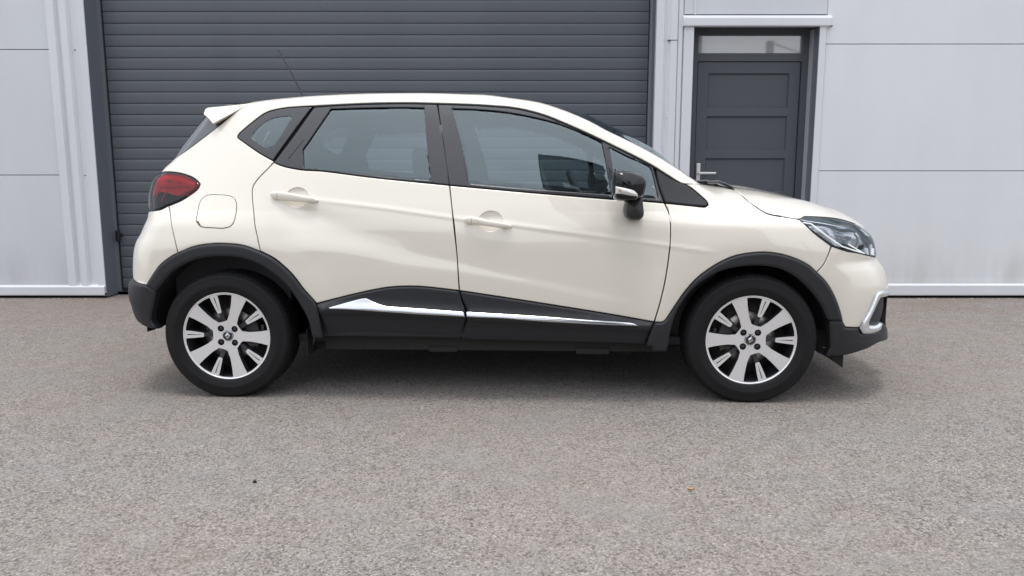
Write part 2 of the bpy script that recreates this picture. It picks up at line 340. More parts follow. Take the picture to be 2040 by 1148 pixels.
S = {
 'rail_low': [(-0.9037, 1.4644), (-0.8914, 1.465), (-0.64, 1.4757), (-0.4382, 1.4791), (-0.2602, 1.475), (-0.0697, 1.468), (0.0477, 1.4598), (0.1113, 1.4544), (0.1977, 1.4387), (0.2913, 1.4116), (0.3794, 1.3759), (0.4688, 1.3368), (0.5568, 1.2954), (0.6437, 1.2531), (0.732, 1.2097), (0.8218, 1.1616), (0.899, 1.113), (0.948, 1.0821)],
 'body_side': [(-1.2579, 1.4831), (-1.3878, 1.3662), (-1.5517, 1.2376), (-1.6462, 1.1864), (-1.698, 1.1257), (-1.644, 1.131), (-1.5659, 1.1244), (-1.4968, 1.106), (-1.4569, 1.0832), (-1.4424, 1.069), (-1.4503, 1.045), (-1.4809, 1.0184), (-1.5308, 0.9861), (-1.5909, 0.9609), (-1.5659, 0.9057), (-1.5386, 0.8188), (-1.532, 0.797), (-1.5158, 0.7355), (-1.4361, 0.7664), (-1.354, 0.7811), (-1.273, 0.783), (-1.1845, 0.7739), (-1.1025, 0.7458), (-1.1154, 0.8069), (-1.1317, 0.8691), (-1.1414, 0.9138), (-1.1595, 0.9959), (-1.1647, 1.047), (-1.1559, 1.0727), (-1.1337, 1.105), (-1.091, 1.1504), (-1.0692, 1.181), (-1.0744, 1.1842), (-1.1547, 1.2257), (-1.2308, 1.2724), (-1.2791, 1.3028), (-1.2735, 1.3216), (-1.2365, 1.3578), (-1.1743, 1.4118), (-1.136, 1.4355), (-1.0822, 1.4501), (-1.0137, 1.4591), (-0.9037, 1.4644), (-0.8914, 1.465), (-0.64, 1.4757), (-0.4382, 1.4791), (-0.2602, 1.475), (-0.0697, 1.468), (0.0477, 1.4598), (0.1113, 1.4544), (0.1977, 1.4387), (0.2913, 1.4116), (0.3794, 1.3759), (0.4688, 1.3368), (0.5568, 1.2954), (0.6437, 1.2531), (0.732, 1.2097), (0.8218, 1.1616), (0.899, 1.113), (0.948, 1.0821), (0.9727, 1.0722), (1.073, 1.0709)],
 'quarter_glass': [(-1.2771, 1.3028), (-1.2711, 1.3203), (-1.236, 1.3551), (-1.1739, 1.409), (-1.1356, 1.4327), (-1.082, 1.4481), (-1.0135, 1.4571), (-0.9031, 1.4609), (-1.0746, 1.1868), (-1.155, 1.2277), (-1.2311, 1.2744)],
 'quarter_clear': [(-1.2009, 1.309), (-1.1657, 1.3559), (-1.1217, 1.3895), (-1.0749, 1.404), (-1.0131, 1.409), (-1.0031, 1.4021), (-1.0094, 1.3818), (-1.0704, 1.2684), (-1.0893, 1.2539), (-1.1098, 1.2526), (-1.1279, 1.2587), (-1.1848, 1.2942)],
 'hatch_side': [(-1.486, 1.4224), (-1.4352, 1.4136), (-1.3853, 1.3689), (-1.5518, 1.2382), (-1.6485, 1.1878), (-1.6275, 1.2121), (-1.61, 1.2609), (-1.5516, 1.3422)],
 'rear_door_frame': [(-1.0633, 1.1829), (-0.9736, 1.3178), (-0.8892, 1.4602), (-0.6399, 1.4737), (-0.438, 1.477), (-0.26, 1.4723), (-0.2442, 1.4022), (-0.2285, 1.3321), (-0.1952, 1.1693), (-0.1789, 1.0659), (-0.5438, 1.1021), (-0.8089, 1.1341), (-0.9161, 1.1406), (-0.9979, 1.1536), (-1.0398, 1.1659), (-1.0682, 1.1777)],
 'rear_window': [(-0.8031, 1.4464), (-0.6373, 1.451), (-0.4359, 1.453), (-0.3253, 1.4499), (-0.3058, 1.2993), (-0.2722, 1.0913), (-0.4788, 1.1053), (-0.6764, 1.1277), (-0.9104, 1.1522), (-0.9236, 1.2415), (-0.8907, 1.2941)],
 'rear_door': [(-1.0681, 1.1764), (-1.0397, 1.1646), (-0.9978, 1.1523), (-0.9159, 1.1386), (-0.8087, 1.1322), (-0.5437, 1.1001), (-0.1789, 1.064), (-0.1628, 0.9473), (-0.1483, 0.8227), (-0.1378, 0.7282), (-0.1282, 0.5553), (-0.2953, 0.5731), (-0.3825, 0.5757), (-0.4702, 0.5704), (-0.5582, 0.5553), (-0.6762, 0.5281), (-0.8368, 0.4873), (-0.8351, 0.4902), (-0.8958, 0.563), (-0.9488, 0.635), (-1.0262, 0.7064), (-1.1024, 0.7474), (-1.1154, 0.8069), (-1.1317, 0.8691), (-1.1414, 0.9138), (-1.1595, 0.9959), (-1.1647, 1.047), (-1.1559, 1.0727), (-1.1337, 1.105), (-1.091, 1.1504)],
 'front_door_frame': [(-0.2565, 1.4726), (-0.0696, 1.4654), (0.0478, 1.4572), (0.1114, 1.4518), (0.1977, 1.4361), (0.2913, 1.409), (0.3794, 1.3733), (0.4687, 1.3342), (0.5567, 1.2929), (0.6437, 1.2506), (0.7319, 1.2073), (0.8241, 1.1567), (0.8455, 1.0589), (0.8695, 0.9817), (0.6438, 0.9994), (0.6197, 0.9993), (0.1848, 1.0339), (-0.1793, 1.0659), (-0.2159, 1.2664), (-0.236, 1.3667)],
 'front_window': [(-0.1787, 1.4461), (-0.0521, 1.4409), (0.0809, 1.4283), (0.2133, 1.4046), (0.3449, 1.3713), (0.4758, 1.3219), (0.5701, 1.2794), (0.5907, 1.1693), (0.6137, 1.0212), (0.1846, 1.0515), (-0.0846, 1.0748), (-0.1165, 1.2338)],
 'vent_window': [(0.6119, 1.2481), (0.7057, 1.2012), (0.7994, 1.1595), (0.8173, 1.1328), (0.8427, 1.0028), (0.6472, 1.0091)],
 'front_door': [(-0.178, 1.064), (0.1848, 1.032), (0.6196, 0.9968), (0.6437, 0.997), (0.8707, 0.9799), (0.8885, 0.9379), (0.894, 0.8907), (0.8942, 0.8261), (0.8911, 0.7754), (0.8762, 0.6428), (0.8533, 0.5171), (0.8259, 0.4118), (0.8225, 0.4065), (0.5614, 0.4499), (0.2726, 0.4953), (-0.0166, 0.5389), (-0.1265, 0.5548), (-0.1378, 0.7282), (-0.1507, 0.8711), (-0.1628, 0.9473)],
 'sail_panel': [(0.8342, 1.1527), (0.8989, 1.1117), (0.9417, 1.0833), (0.979, 1.071), (1.0212, 1.0415), (1.0794, 0.9879), (1.085, 0.9717), (1.0702, 0.9616), (1.0022, 0.9665), (0.8757, 0.9799), (0.8518, 1.0588)],
 'fender': [(0.9822, 1.0709), (1.07, 1.0698), (1.2132, 1.0522), (1.2919, 1.0338), (1.2951, 1.0002), (1.3282, 0.9598), (1.3649, 0.9313), (1.3977, 0.9211), (1.4414, 0.9142), (1.4322, 0.9161), (1.5142, 0.9025), (1.5316, 0.8876), (1.5797, 0.8398), (1.6625, 0.7787), (1.6469, 0.7325), (1.6258, 0.6888), (1.595, 0.6534), (1.5459, 0.6933), (1.465, 0.7287), (1.3763, 0.7481), (1.2975, 0.7488), (1.2018, 0.7328), (1.1156, 0.6928), (1.0302, 0.6303), (0.9711, 0.5628), (0.921, 0.4855), (0.8791, 0.4168), (0.8572, 0.4057), (0.8278, 0.4073), (0.8551, 0.5171), (0.878, 0.6428), (0.8928, 0.7754), (0.8955, 0.8795), (0.891, 0.9308), (0.8952, 0.8907), (0.8897, 0.9379), (0.8755, 0.9781), (1.002, 0.9653), (1.0699, 0.9592), (1.0886, 0.9705), (1.0796, 0.9903), (1.0214, 1.0439)],
 'hood_edge': [(1.073, 1.0709), (1.2162, 1.0533), (1.2941, 1.0349), (1.2961, 1.0013), (1.3288, 0.961), (1.3654, 0.9325), (1.3983, 0.9223), (1.4419, 0.9153), (1.433, 0.9177), (1.5168, 0.9041), (1.5549, 0.9149), (1.6224, 0.9124), (1.7254, 0.9023), (1.8082, 0.8828), (1.8825, 0.8495)],
 'headlamp': [(1.5161, 0.9025), (1.5542, 0.9141), (1.6217, 0.9116), (1.7233, 0.9009), (1.8058, 0.8814), (1.8795, 0.8482), (1.9544, 0.8056), (1.9479, 0.7684), (1.9839, 0.6993), (1.8129, 0.7404), (1.7466, 0.7524), (1.6642, 0.7787), (1.5798, 0.8415), (1.5319, 0.8884)],
 'front_bumper': [(1.6652, 0.7769), (1.7467, 0.7507), (1.8131, 0.7386), (1.9828, 0.6968), (1.9991, 0.6784), (2.0387, 0.6296), (2.0634, 0.5797), (2.0653, 0.5263), (1.9602, 0.5342), (1.9291, 0.5229), (1.8871, 0.4543), (1.8474, 0.3847), (1.8316, 0.3769), (1.7557, 0.383), (1.7395, 0.409), (1.7213, 0.4641), (1.6889, 0.5367), (1.6487, 0.5998), (1.5967, 0.6534), (1.6259, 0.687), (1.6486, 0.7326)],
 'drl': [(2.0496, 0.533), (1.9708, 0.5486), (1.938, 0.5462), (1.9209, 0.5346), (1.9018, 0.4957), (1.8753, 0.4474), (1.8408, 0.3995), (1.8351, 0.3722), (1.8563, 0.3442), (1.9199, 0.338), (1.9825, 0.3427), (2.0007, 0.3749), (1.9723, 0.383), (1.9585, 0.3763), (1.9278, 0.3754), (1.8945, 0.3807), (1.8887, 0.3982), (1.8995, 0.4207), (1.9422, 0.4938), (1.9604, 0.5137), (2.0454, 0.5049)],
 'fog': [(1.9604, 0.5137), (2.0248, 0.4977), (2.0371, 0.4476), (2.0124, 0.3925), (1.9876, 0.3657), (1.9278, 0.3754), (1.8945, 0.3807), (1.8887, 0.3982), (1.8995, 0.4207), (1.9422, 0.4938)],
 'bumper_low_f': [(1.6774, 0.4132), (1.7381, 0.4137), (1.7558, 0.3811), (1.8317, 0.3751), (1.842, 0.3501), (1.8576, 0.341), (1.9856, 0.3396), (2.0096, 0.3773), (2.051, 0.3469), (2.213, 0.2593), (2.2222, 0.2205), (2.0086, 0.2762), (1.8765, 0.2539), (1.7651, 0.2336), (1.679, 0.231), (1.6932, 0.2777)],
 'arch_f': [(1.595, 0.6534), (1.5459, 0.6933), (1.465, 0.7287), (1.3763, 0.7481), (1.2975, 0.7488), (1.2018, 0.7328), (1.1156, 0.6928), (1.0302, 0.6303), (0.9711, 0.5628), (0.921, 0.4855), (0.8791, 0.4168), (0.8572, 0.4057), (0.8262, 0.4054), (0.8101, 0.3557), (0.7914, 0.2837), (0.8191, 0.28), (0.8214, 0.2571), (0.8928, 0.2555), (0.8986, 0.2858), (0.908, 0.3704), (0.9395, 0.4717), (1.0064, 0.5716), (1.0749, 0.6256), (1.1439, 0.6614), (1.2224, 0.6793), (1.3014, 0.6856), (1.3807, 0.6795), (1.4522, 0.6573), (1.5164, 0.6171), (1.5825, 0.5542), (1.6314, 0.4908), (1.6683, 0.4177), (1.7381, 0.4137), (1.7213, 0.4641), (1.6889, 0.5367), (1.6487, 0.5998)],
 'arch_r': [(-1.6883, 0.5721), (-1.667, 0.6034), (-1.6157, 0.6688), (-1.5629, 0.7095), (-1.5158, 0.7355), (-1.4361, 0.7664), (-1.354, 0.7811), (-1.273, 0.783), (-1.1845, 0.7739), (-1.1025, 0.7458), (-1.0263, 0.7048), (-0.9489, 0.6334), (-0.8958, 0.5613), (-0.8352, 0.4886), (-0.8233, 0.4066), (-0.8114, 0.3107), (-0.8615, 0.3122), (-0.8678, 0.3398), (-0.88, 0.4062), (-0.9238, 0.496), (-0.9761, 0.5768), (-1.0457, 0.6407), (-1.1164, 0.6843), (-1.1958, 0.7118), (-1.2843, 0.7209), (-1.3824, 0.7147), (-1.4658, 0.6901), (-1.543, 0.6491), (-1.597, 0.5959), (-1.6436, 0.5422)],
 'bumper_r': [(-1.7426, 0.9298), (-1.7552, 0.8971), (-1.7724, 0.8507), (-1.7935, 0.8052), (-1.8071, 0.7824), (-1.8229, 0.7167), (-1.8283, 0.6503), (-1.8098, 0.5927), (-1.7591, 0.581), (-1.6901, 0.5728), (-1.6669, 0.605), (-1.6156, 0.6704), (-1.5628, 0.7111), (-1.5174, 0.7355), (-1.532, 0.797), (-1.5527, 0.8673), (-1.5659, 0.9057), (-1.5936, 0.9609), (-1.637, 0.9412)],
 'bumper_low_r': [(-1.8554, 0.5712), (-1.8094, 0.5912), (-1.7441, 0.5789), (-1.6867, 0.5705), (-1.6437, 0.5414), (-1.6623, 0.4801), (-1.6819, 0.4132), (-1.682, 0.3794), (-1.6523, 0.3476), (-1.714, 0.3506), (-1.7682, 0.3701), (-1.8083, 0.3973), (-1.8299, 0.4628), (-1.8518, 0.5007), (-1.8541, 0.5414)],
 'rocker_r': [(-0.8351, 0.4856), (-0.6762, 0.5269), (-0.5582, 0.5541), (-0.4702, 0.5693), (-0.3825, 0.5745), (-0.2953, 0.572), (-0.1283, 0.5536), (-0.1162, 0.5018), (-0.0993, 0.4604), (-0.0969, 0.4186), (-0.1124, 0.3643), (-0.1342, 0.3007), (-0.3908, 0.3023), (-0.8086, 0.3094), (-0.8153, 0.3916)],
 'rocker_f': [(-0.1254, 0.553), (-0.0166, 0.5372), (0.2726, 0.4936), (0.5614, 0.4482), (0.8225, 0.4048), (0.8101, 0.3557), (0.7902, 0.2836), (0.507, 0.287), (-0.0192, 0.2937), (-0.1272, 0.2995), (-0.1066, 0.3614), (-0.0905, 0.4187), (-0.0934, 0.4617), (-0.1103, 0.5048)],
 'chrome_r': [(-0.7657, 0.4726), (-0.6136, 0.5128), (-0.5843, 0.5153), (-0.5556, 0.5025), (-0.5095, 0.485), (-0.4748, 0.4781), (-0.3236, 0.4684), (-0.1055, 0.4533), (-0.0995, 0.4313), (-0.3243, 0.4417), (-0.4989, 0.4525), (-0.6738, 0.464), (-0.7602, 0.4667)],
 'chrome_f': [(-0.0916, 0.4534), (-0.0159, 0.4497), (0.2729, 0.434), (0.5031, 0.4178), (0.7094, 0.4051), (0.7478, 0.3923), (0.561, 0.3962), (0.273, 0.4102), (0.0997, 0.4238), (-0.0161, 0.4278), (-0.0879, 0.4302)],
 'fuel_door': [(-1.4281, 0.891), (-1.43, 0.9191), (-1.4302, 0.9726), (-1.4181, 1.0014), (-1.3928, 1.0156), (-1.3552, 1.0189), (-1.286, 1.0147), (-1.2537, 1.002), (-1.2368, 0.9766), (-1.2315, 0.9387), (-1.2363, 0.8855), (-1.2535, 0.8635), (-1.289, 0.8559), (-1.3418, 0.8582), (-1.3818, 0.8599), (-1.406, 0.8679)],
 'tail_lamp': [(-1.6912, 1.123), (-1.6434, 1.1297), (-1.5658, 1.1231), (-1.4964, 1.1047), (-1.4565, 1.0819), (-1.4437, 1.069), (-1.4505, 1.0463), (-1.4812, 1.0204), (-1.5311, 0.9881), (-1.5927, 0.9621), (-1.6372, 0.9425), (-1.7102, 0.932), (-1.7584, 0.9498), (-1.7624, 0.9965), (-1.7535, 1.0636), (-1.7352, 1.1041)],
 'tail_red': [(-1.7227, 1.0962), (-1.6565, 1.1191), (-1.5798, 1.1191), (-1.5175, 1.1014), (-1.4791, 1.0721), (-1.4852, 1.043), (-1.5496, 1.0072), (-1.6268, 0.9683), (-1.7126, 0.9475), (-1.734, 0.9581), (-1.7384, 0.9964), (-1.7346, 1.0628)],
 'spoiler': [(-1.4784, 1.451), (-1.4709, 1.4597), (-1.4499, 1.4642), (-1.3666, 1.472), (-1.2454, 1.4855), (-1.2493, 1.4756), (-1.4056, 1.3701), (-1.4399, 1.3996), (-1.4652, 1.417), (-1.4765, 1.4244)],
 'handle_r': [(-1.0647, 1.0126), (-1.0648, 1.0272), (-1.0488, 1.0349), (-0.9789, 1.0319), (-0.8921, 1.0162), (-0.8453, 1.0068), (-0.8222, 0.9911), (-0.8373, 0.9815), (-0.9562, 0.9875), (-1.0289, 0.9956), (-1.0558, 1.0019)],
 'handle_f': [(-0.1023, 0.8935), (-0.1011, 0.9061), (-0.09, 0.9153), (-0.0487, 0.9154), (-0.0167, 0.908), (0.0598, 0.8927), (0.1107, 0.8835), (0.131, 0.8711), (0.1171, 0.8616), (0.06, 0.8646), (-0.0354, 0.8786), (-0.0895, 0.8829)],
 'cup_r': [(-0.9336, 1.006), (-0.8808, 1.0061), (-0.9337, 0.9611)],
 'cup_f': [(0.0269, 0.8927), (0.0823, 0.8927), (0.0272, 0.8461)],
 'mirror_c': [(0.6017, 1.1212), (0.6137, 1.1333), (0.6319, 1.1369), (0.6778, 1.1333), (0.7085, 1.1242), (0.7394, 1.1121), (0.7551, 1.0938), (0.7571, 1.0725), (0.7504, 1.0359), (0.7448, 1.0176), (0.7235, 1.0114), (0.7085, 0.9961), (0.6348, 0.996), (0.6132, 1.0021), (0.6051, 1.0236), (0.6011, 1.0694)],
 'mirror_ind': [(0.6103, 1.0657), (0.6406, 1.0618), (0.677, 1.0552), (0.6983, 1.0462), (0.7107, 1.0341), (0.7154, 1.0251), (0.7141, 1.0175), (0.6777, 1.0214), (0.6413, 1.028), (0.611, 1.0304)],
 'mirror_arm': [(0.6594, 0.9981), (0.6685, 1.0104), (0.7271, 1.0136), (0.7519, 1.0105), (0.7542, 0.9796), (0.76, 0.9362), (0.7543, 0.9145), (0.7391, 0.902), (0.7019, 0.9019), (0.6799, 0.9112), (0.6703, 0.9236), (0.6667, 0.9485), (0.672, 0.9919)],
 'mirror_cap': [(0.6142, 1.106), (0.6228, 1.1348), (0.6778, 1.1333), (0.7085, 1.1242), (0.7394, 1.109), (0.749, 1.0938), (0.7248, 1.0817), (0.7096, 1.0786), (0.6948, 1.0603), (0.6826, 1.0542), (0.6457, 1.0609), (0.615, 1.0648)],
 'wheel': [(-1.3025, 0.3131), (-1.3199, -0.0001), (-1.2837, 0.6515), (1.3043, 0.2984), (1.3179, 0.0003), (1.2892, 0.6315), (-1.534, 0.3061), (-1.0803, 0.3097), (1.0845, 0.294), (1.5307, 0.2977)],
 'antenna': [(-1.1246, 1.576), (-1.262, 1.833)],
 'wiper': [(1.1333, 1.0888), (1.1746, 1.0888), (1.202, 1.0923), (1.2438, 1.0786), (1.2997, 1.0545), (1.3484, 1.0408)],
 'gap_flap': [(1.6444, 0.2447), (1.7758, 0.2271), (1.7752, 0.1663), (1.6907, 0.2217)],
 'flap_r': [(-0.8958, 0.3315), (-0.9159, 0.214)],
 'mouth': [(1.2924, 1.0349)],
 'hl_dark': [(1.5157, 0.9026), (1.5439, 0.8773), (1.5987, 0.8379), (1.6393, 0.808), (1.6806, 0.7813), (1.7397, 0.7667), (1.8389, 0.7397), (1.9454, 0.7091), (1.9676, 0.6983), (1.8256, 0.7337), (1.7402, 0.7532), (1.6736, 0.773), (1.6189, 0.8147), (1.5718, 0.8512)],
 'hl_sky_band': [(1.5214, 0.9031), (1.5573, 0.9089), (1.6561, 0.8941), (1.7565, 0.8703), (1.8421, 0.8504), (1.8765, 0.8287), (1.7902, 0.8502), (1.7108, 0.8673), (1.6273, 0.8828), (1.5396, 0.8961)],
 'hl_p1': [(1.5333, 0.8894), (1.5702, 0.8834), (1.6061, 0.8544), (1.6633, 0.8119), (1.7206, 0.7755), (1.7798, 0.7568), (1.8414, 0.7395)],
 'hl_p2': [(1.667, 0.8244), (1.7206, 0.8121), (1.7508, 0.8031), (1.762, 0.7887)],
 'hl_p3': [(1.753, 0.7856), (1.8008, 0.7608), (1.8568, 0.7345)],
 'hl_p4': [(1.7967, 0.834), (1.8113, 0.8172), (1.8129, 0.7906), (1.8004, 0.7669)],
 'hl_p5': [(1.635, 0.8622), (1.7111, 0.8419), (1.7864, 0.8297)],
 'hl_blk': [(1.7753, 0.8571), (1.8329, 0.8463), (1.8825, 0.8186), (1.9495, 0.8036), (1.9437, 0.7789), (1.9048, 0.7704), (1.8672, 0.8005), (1.8551, 0.8274), (1.8246, 0.8421)],
 'hl_blk2': [(1.7131, 0.7874), (1.7509, 0.783), (1.8054, 0.7572), (1.8453, 0.7752), (1.87, 0.7803), (1.8671, 0.7531), (1.8331, 0.7487), (1.7715, 0.7622), (1.7242, 0.7771)],
 'hl_led': [(1.918, 0.7531), (1.945, 0.7497), (1.9557, 0.7117), (1.9228, 0.7229)],
 'hl_red': [(1.6155, 0.8214), (1.6465, 0.8311), (1.6737, 0.7979), (1.653, 0.7947)],
 'tl_tree_band': [(-1.6998, 1.0136), (-1.6486, 1.0293), (-1.5797, 1.0148), (-1.5073, 1.0087), (-1.5454, 0.988), (-1.6256, 0.9631), (-1.7093, 0.9463), (-1.7328, 0.9814)],
 'tl_p1': [(-1.6409, 0.9777), (-1.625, 1.0392)],
 'tl_p2': [(-1.7058, 0.9583), (-1.6838, 0.9996), (-1.6627, 1.0553)],
 'tl_p3': [(-1.6752, 1.0545), (-1.6174, 1.0535), (-1.5023, 1.0578)],
 'tl_p4': [(-1.6411, 1.094), (-1.6189, 1.0875)],
 'tl_p5': [(-1.5745, 1.0863), (-1.5581, 1.0772)],
}
# ================================================================== SETTING
def plane_grid(name, x0, x1, y0, y1, z, mat, parent=None, kind=None):
    return link(name, pydata(name, [(x0, y0, z), (x1, y0, z), (x1, y1, z), (x0, y1, z)], [(0, 1, 2, 3)]), mat, parent, kind)
plane_grid('ground', -150, 150, -200, 60, 0, M['asphalt'], None, 'structure')

def root(name, label, cat, loc=(0, 0, 0), group=None):
    o = bpy.data.objects.new(name, None); COL.objects.link(o); o.location = loc; o.empty_display_size = .2
    o['label'] = label; o['category'] = cat
    if group: o['group'] = group
    return o

WY = 6.91          # face of the cladding
bld = root('industrial_building', 'white-grey clad industrial hall with roller door and side door behind the car', 'building', (0, WY, 0))
def B(): return MB()
TOPZ = 3.9
# structural core behind everything (keeps light out of the joints)
core = B().box(-9, -3.70, .12, .5, .03, TOPZ).box(1.28, 1.60, .12, .5, .03, TOPZ).box(2.70, 9, .12, .5, .03, TOPZ)
core.box(-3.72, 1.29, .30, .6, .03, TOPZ).box(1.60, 2.70, .42, .6, .03, TOPZ).box(1.60, 2.70, .12, .42, 2.50, TOPZ)
core.build('hall_core', M['dark'], bld)

def clad_panel(x0, x1, z0, z1, mat):
    m = B().box(x0, x1, 0, .10, z0+.003, z1-.003, bev=.003)
    return m.build('cladding_panel', mat, bld)
# left: wide horizontal panels with joints at 1.105 and 2.183
for z0, z1 in ((.125, 1.105), (1.105, 2.183), (2.183, 3.30), (3.30, TOPZ)):
    for x0, x1 in ((-9, -4.93), (-4.925, -4.016)): clad_panel(x0, x1, z0, z1, M['cladding'])
for z0, z1 in ((.135, 1.141), (1.141, 2.229), (2.229, 3.32), (3.32, TOPZ)):
    for x0, x1 in ((2.722, 5.3), (5.305, 9)): clad_panel(x0, x1, z0, z1, M['cladding_rib'])
clad_panel(1.487, 2.718, 2.475, 3.32, M['cladding']); clad_panel(1.487, 2.718, 3.32, TOPZ, M['cladding'])

def strip_profile(name, pts, z0, z1, mat):
    """vertical folded metal trim: pts = (x, y) outline facing the viewer, y negative = proud"""
    vs = [(x, y, z) for x, y in pts for z in (z0, z1)]
    fs = [(2*i, 2*i+2, 2*i+3, 2*i+1) for i in range(len(pts)-1)]
    return link(name, pydata(name, vs, fs), mat, bld)
# left corner: flat, shallow rib, deep rib, flat lip, return into the door recess
strip_profile('corner_trim', [(-4.010, .02), (-4.010, -.020), (-3.945, -.020), (-3.925, .012), (-3.893, .012), (-3.892, -.020), (-3.838, -.020), (-3.818, .012)], .085, TOPZ, M['trim'])
strip_profile('corner_trim', [(-3.818, .011), (-3.790, .011), (-3.789, .006), (-3.748, .006), (-3.747, -.014), (-3.684, -.014), (-3.682, -.010), (-3.682, .06)], .045, TOPZ, M['trim'])
strip_profile('corner_trim', [(1.248, .05), (1.248, -.012), (1.313, -.012), (1.322, .010), (1.340, .010), (1.343, .004), (1.364, .004), (1.378, -.014), (1.430, -.014)], .045, TOPZ, M['trim'])
strip_profile('corner_trim', [(1.430, -.013), (1.434, .010), (1.440, -.006), (1.474, -.006), (1.480, .014), (1.486, .014)], .045, TOPZ, M['trim'])
# cross joints in the trims
for jz in (2.178, 1.100): B().box(-3.804, -3.788, .0045, .012, jz, jz+.006).build('trim_joint', M['slot'], bld)
B().box(1.346, 1.433, -.0165, .012, 2.258, 2.262).build('trim_joint', M['slot'], bld)
for (x, z) in ((1.352, 2.20), (1.350, 1.615), (1.358, 1.612), (-4.075, .70)):
    B().lathe([(0, -.004), (.004, -.004), (.005, 0)], 10, (x, .003, z)).build('screw', M['handle_metal'], bld)
# base rails
def base_rail(x0, x1, zt):
    m = B(); pr = [(.10, zt+.028), (.008, zt+.028), (.006, zt+.012), (-.030, zt), (-.034, zt-.006), (-.034, .034), (-.028, .026), (.05, .024)]
    vs = [(x, y, z) for (y, z) in pr for x in (x0, x1)]
    m.add(vs, [(2*i, 2*i+1, 2*i+3, 2*i+2) for i in range(len(pr)-1)]); m.build('base_rail', M['trim'], bld)
base_rail(-9, -3.684, .108); base_rail(2.716, 9, .122)
for xa, xb in ((-9, -3.7), (2.72, 9)): B().box(xa, xb, .02, .12, 0, .04).build('plinth', M['dark'], bld)

# ---- roller door: 0.2 m deep recess
rd = B()
rd.box(-3.682, -3.668, -.004, .206, .012, TOPZ)                # jamb plate outer lip
rd.box(-3.668, -3.655, .195, .215, .012, TOPZ)
jm = strip_profile('roller_door', [(-3.681, -.006), (-3.6815, .194), (-3.650, .196), (-3.650, .212)], .012, TOPZ, M['jamb'])
rg = strip_profile('door_jamb', [(1.226, .212), (1.232, .196), (1.246, .192), (1.2478, .055)], .012, TOPZ, M['jamb'])
strip_profile('door_threshold', [(-3.68, .19), (1.246, .19)], .004, .034, M['jamb'])
B().box(-3.68, 1.246, .19, .40, .003, .03).build('door_sill', M['jamb'], bld)
B().box(-3.655, -3.635, .212, .222, .03, TOPZ).build('guide_rail', M['slot'], bld); B().box(1.216, 1.234, .212, .222, .03, TOPZ).build('guide_rail', M['slot'], bld)
def slat_mesh(h):
    # slightly domed face with a shallow groove and a shadow joint
    pr = [(.0, .2185), (.0005, .2165), (.004, .2145), (.012, .2135), (h*.32, .2130), (h*.5, .2127), (h*.68, .2130), (h-.012, .2137), (h-.006, .2155), (h-.0025, .2185)]
    vs = [(x, y, z) for z, y in pr for x in (-3.636, 1.217)]
    fs = [(2*i, 2*i+1, 2*i+3, 2*i+2) for i in range(len(pr)-1)]
    return pydata('slat', vs, fs, True)
sm = slat_mesh(.0995); sm.materials.append(M['slat'])
s0 = slat_mesh(.095); s0.materials.append(M['slat'])
o = link('slat', s0, None, jm); o.location = (0, 0, .058)
z = .1535
while z < TOPZ:
    o = link('slat', sm, None, jm); o.location = (0, 0, z); z += .0995
B().box(-3.636, 1.217, .209, .228, .034, .056).build('bottom_bar', M['slot'], jm)
lk = B().box(-3.655, -3.622, .168, .200, .50, .60, bev=.006); lk.box(-3.628, -3.60, .178, .205, .545, .572, bev=.004).box(-3.65, -3.628, .160, .17, .515, .535)
lk.build('door_latch', M['gloss_black'], bld)

# ---- personnel door, 0.2 m deep recess
dr = B()
for a in ((1.600, 1.660, 0.03, 2.395), (2.590, 2.648, .03, 2.395)): dr.box(a[0], a[1], .185, .26, a[2], a[3])
dr.box(1.660, 2.590, .185, .26, 2.336, 2.395).box(1.660, 2.590, .186, .26, 2.110, 2.180)
door = dr.build('entrance_door', M['doorpaint'], bld)
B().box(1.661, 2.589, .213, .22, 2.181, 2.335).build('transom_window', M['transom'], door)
lf = B()
lf.box(1.668, 1.760, .198, .25, .05, 2.104).box(2.490, 2.582, .198, .25, .05, 2.104)
for z0, z1 in ((2.008, 2.104), (1.632, 1.705), (1.257, 1.325), (.872, .945), (.50, .57), (.05, .19)): lf.box(1.760, 2.490, .1985, .25, z0, z1)
lf.build('door_leaf', M['doorpaint'], door)
for z0, z1 in ((1.705, 2.008), (1.325, 1.632), (.945, 1.257), (.57, .872), (.19, .50)):
    p = B(); a, b = .012, .218
    p.add([(1.760, .199, z0), (2.490, .199, z0), (2.490, .199, z1), (1.760, .199, z1), (1.760+a, b, z0+a), (2.490-a, b, z0+a), (2.490-a, b, z1-a), (1.760+a, b, z1-a)],
          [(0, 1, 5, 4), (1, 2, 6, 5), (2, 3, 7, 6), (3, 0, 4, 7), (4, 5, 6, 7)])
    p.build('door_panel', M['doorpaint'], door)
B().box(1.660, 1.668, .222, .235, .04, 2.11).box(2.582, 2.590, .222, .235, .04, 2.11).box(1.66, 2.59, .222, .235, 2.104, 2.110).build('door_gasket', M['slot'], door)
h = B().box(1.681, 1.717, .186, .198, .985, 1.212, bev=.0055)
h.tube([(1.699, .186, 1.122), (1.699, .150, 1.122)], .010, 12); h.tube([(1.699, .148, 1.122), (1.76, .146, 1.122), (1.848, .146, 1.122)], [.011, .0105, .010], 12)
h.build('door_handle', M['handle_metal'], door)
B().lathe([(0, .184), (.006, .184), (.007, .187)], 12, (1.699, 0, 1.03)).build('keyhole', M['slot'], door)
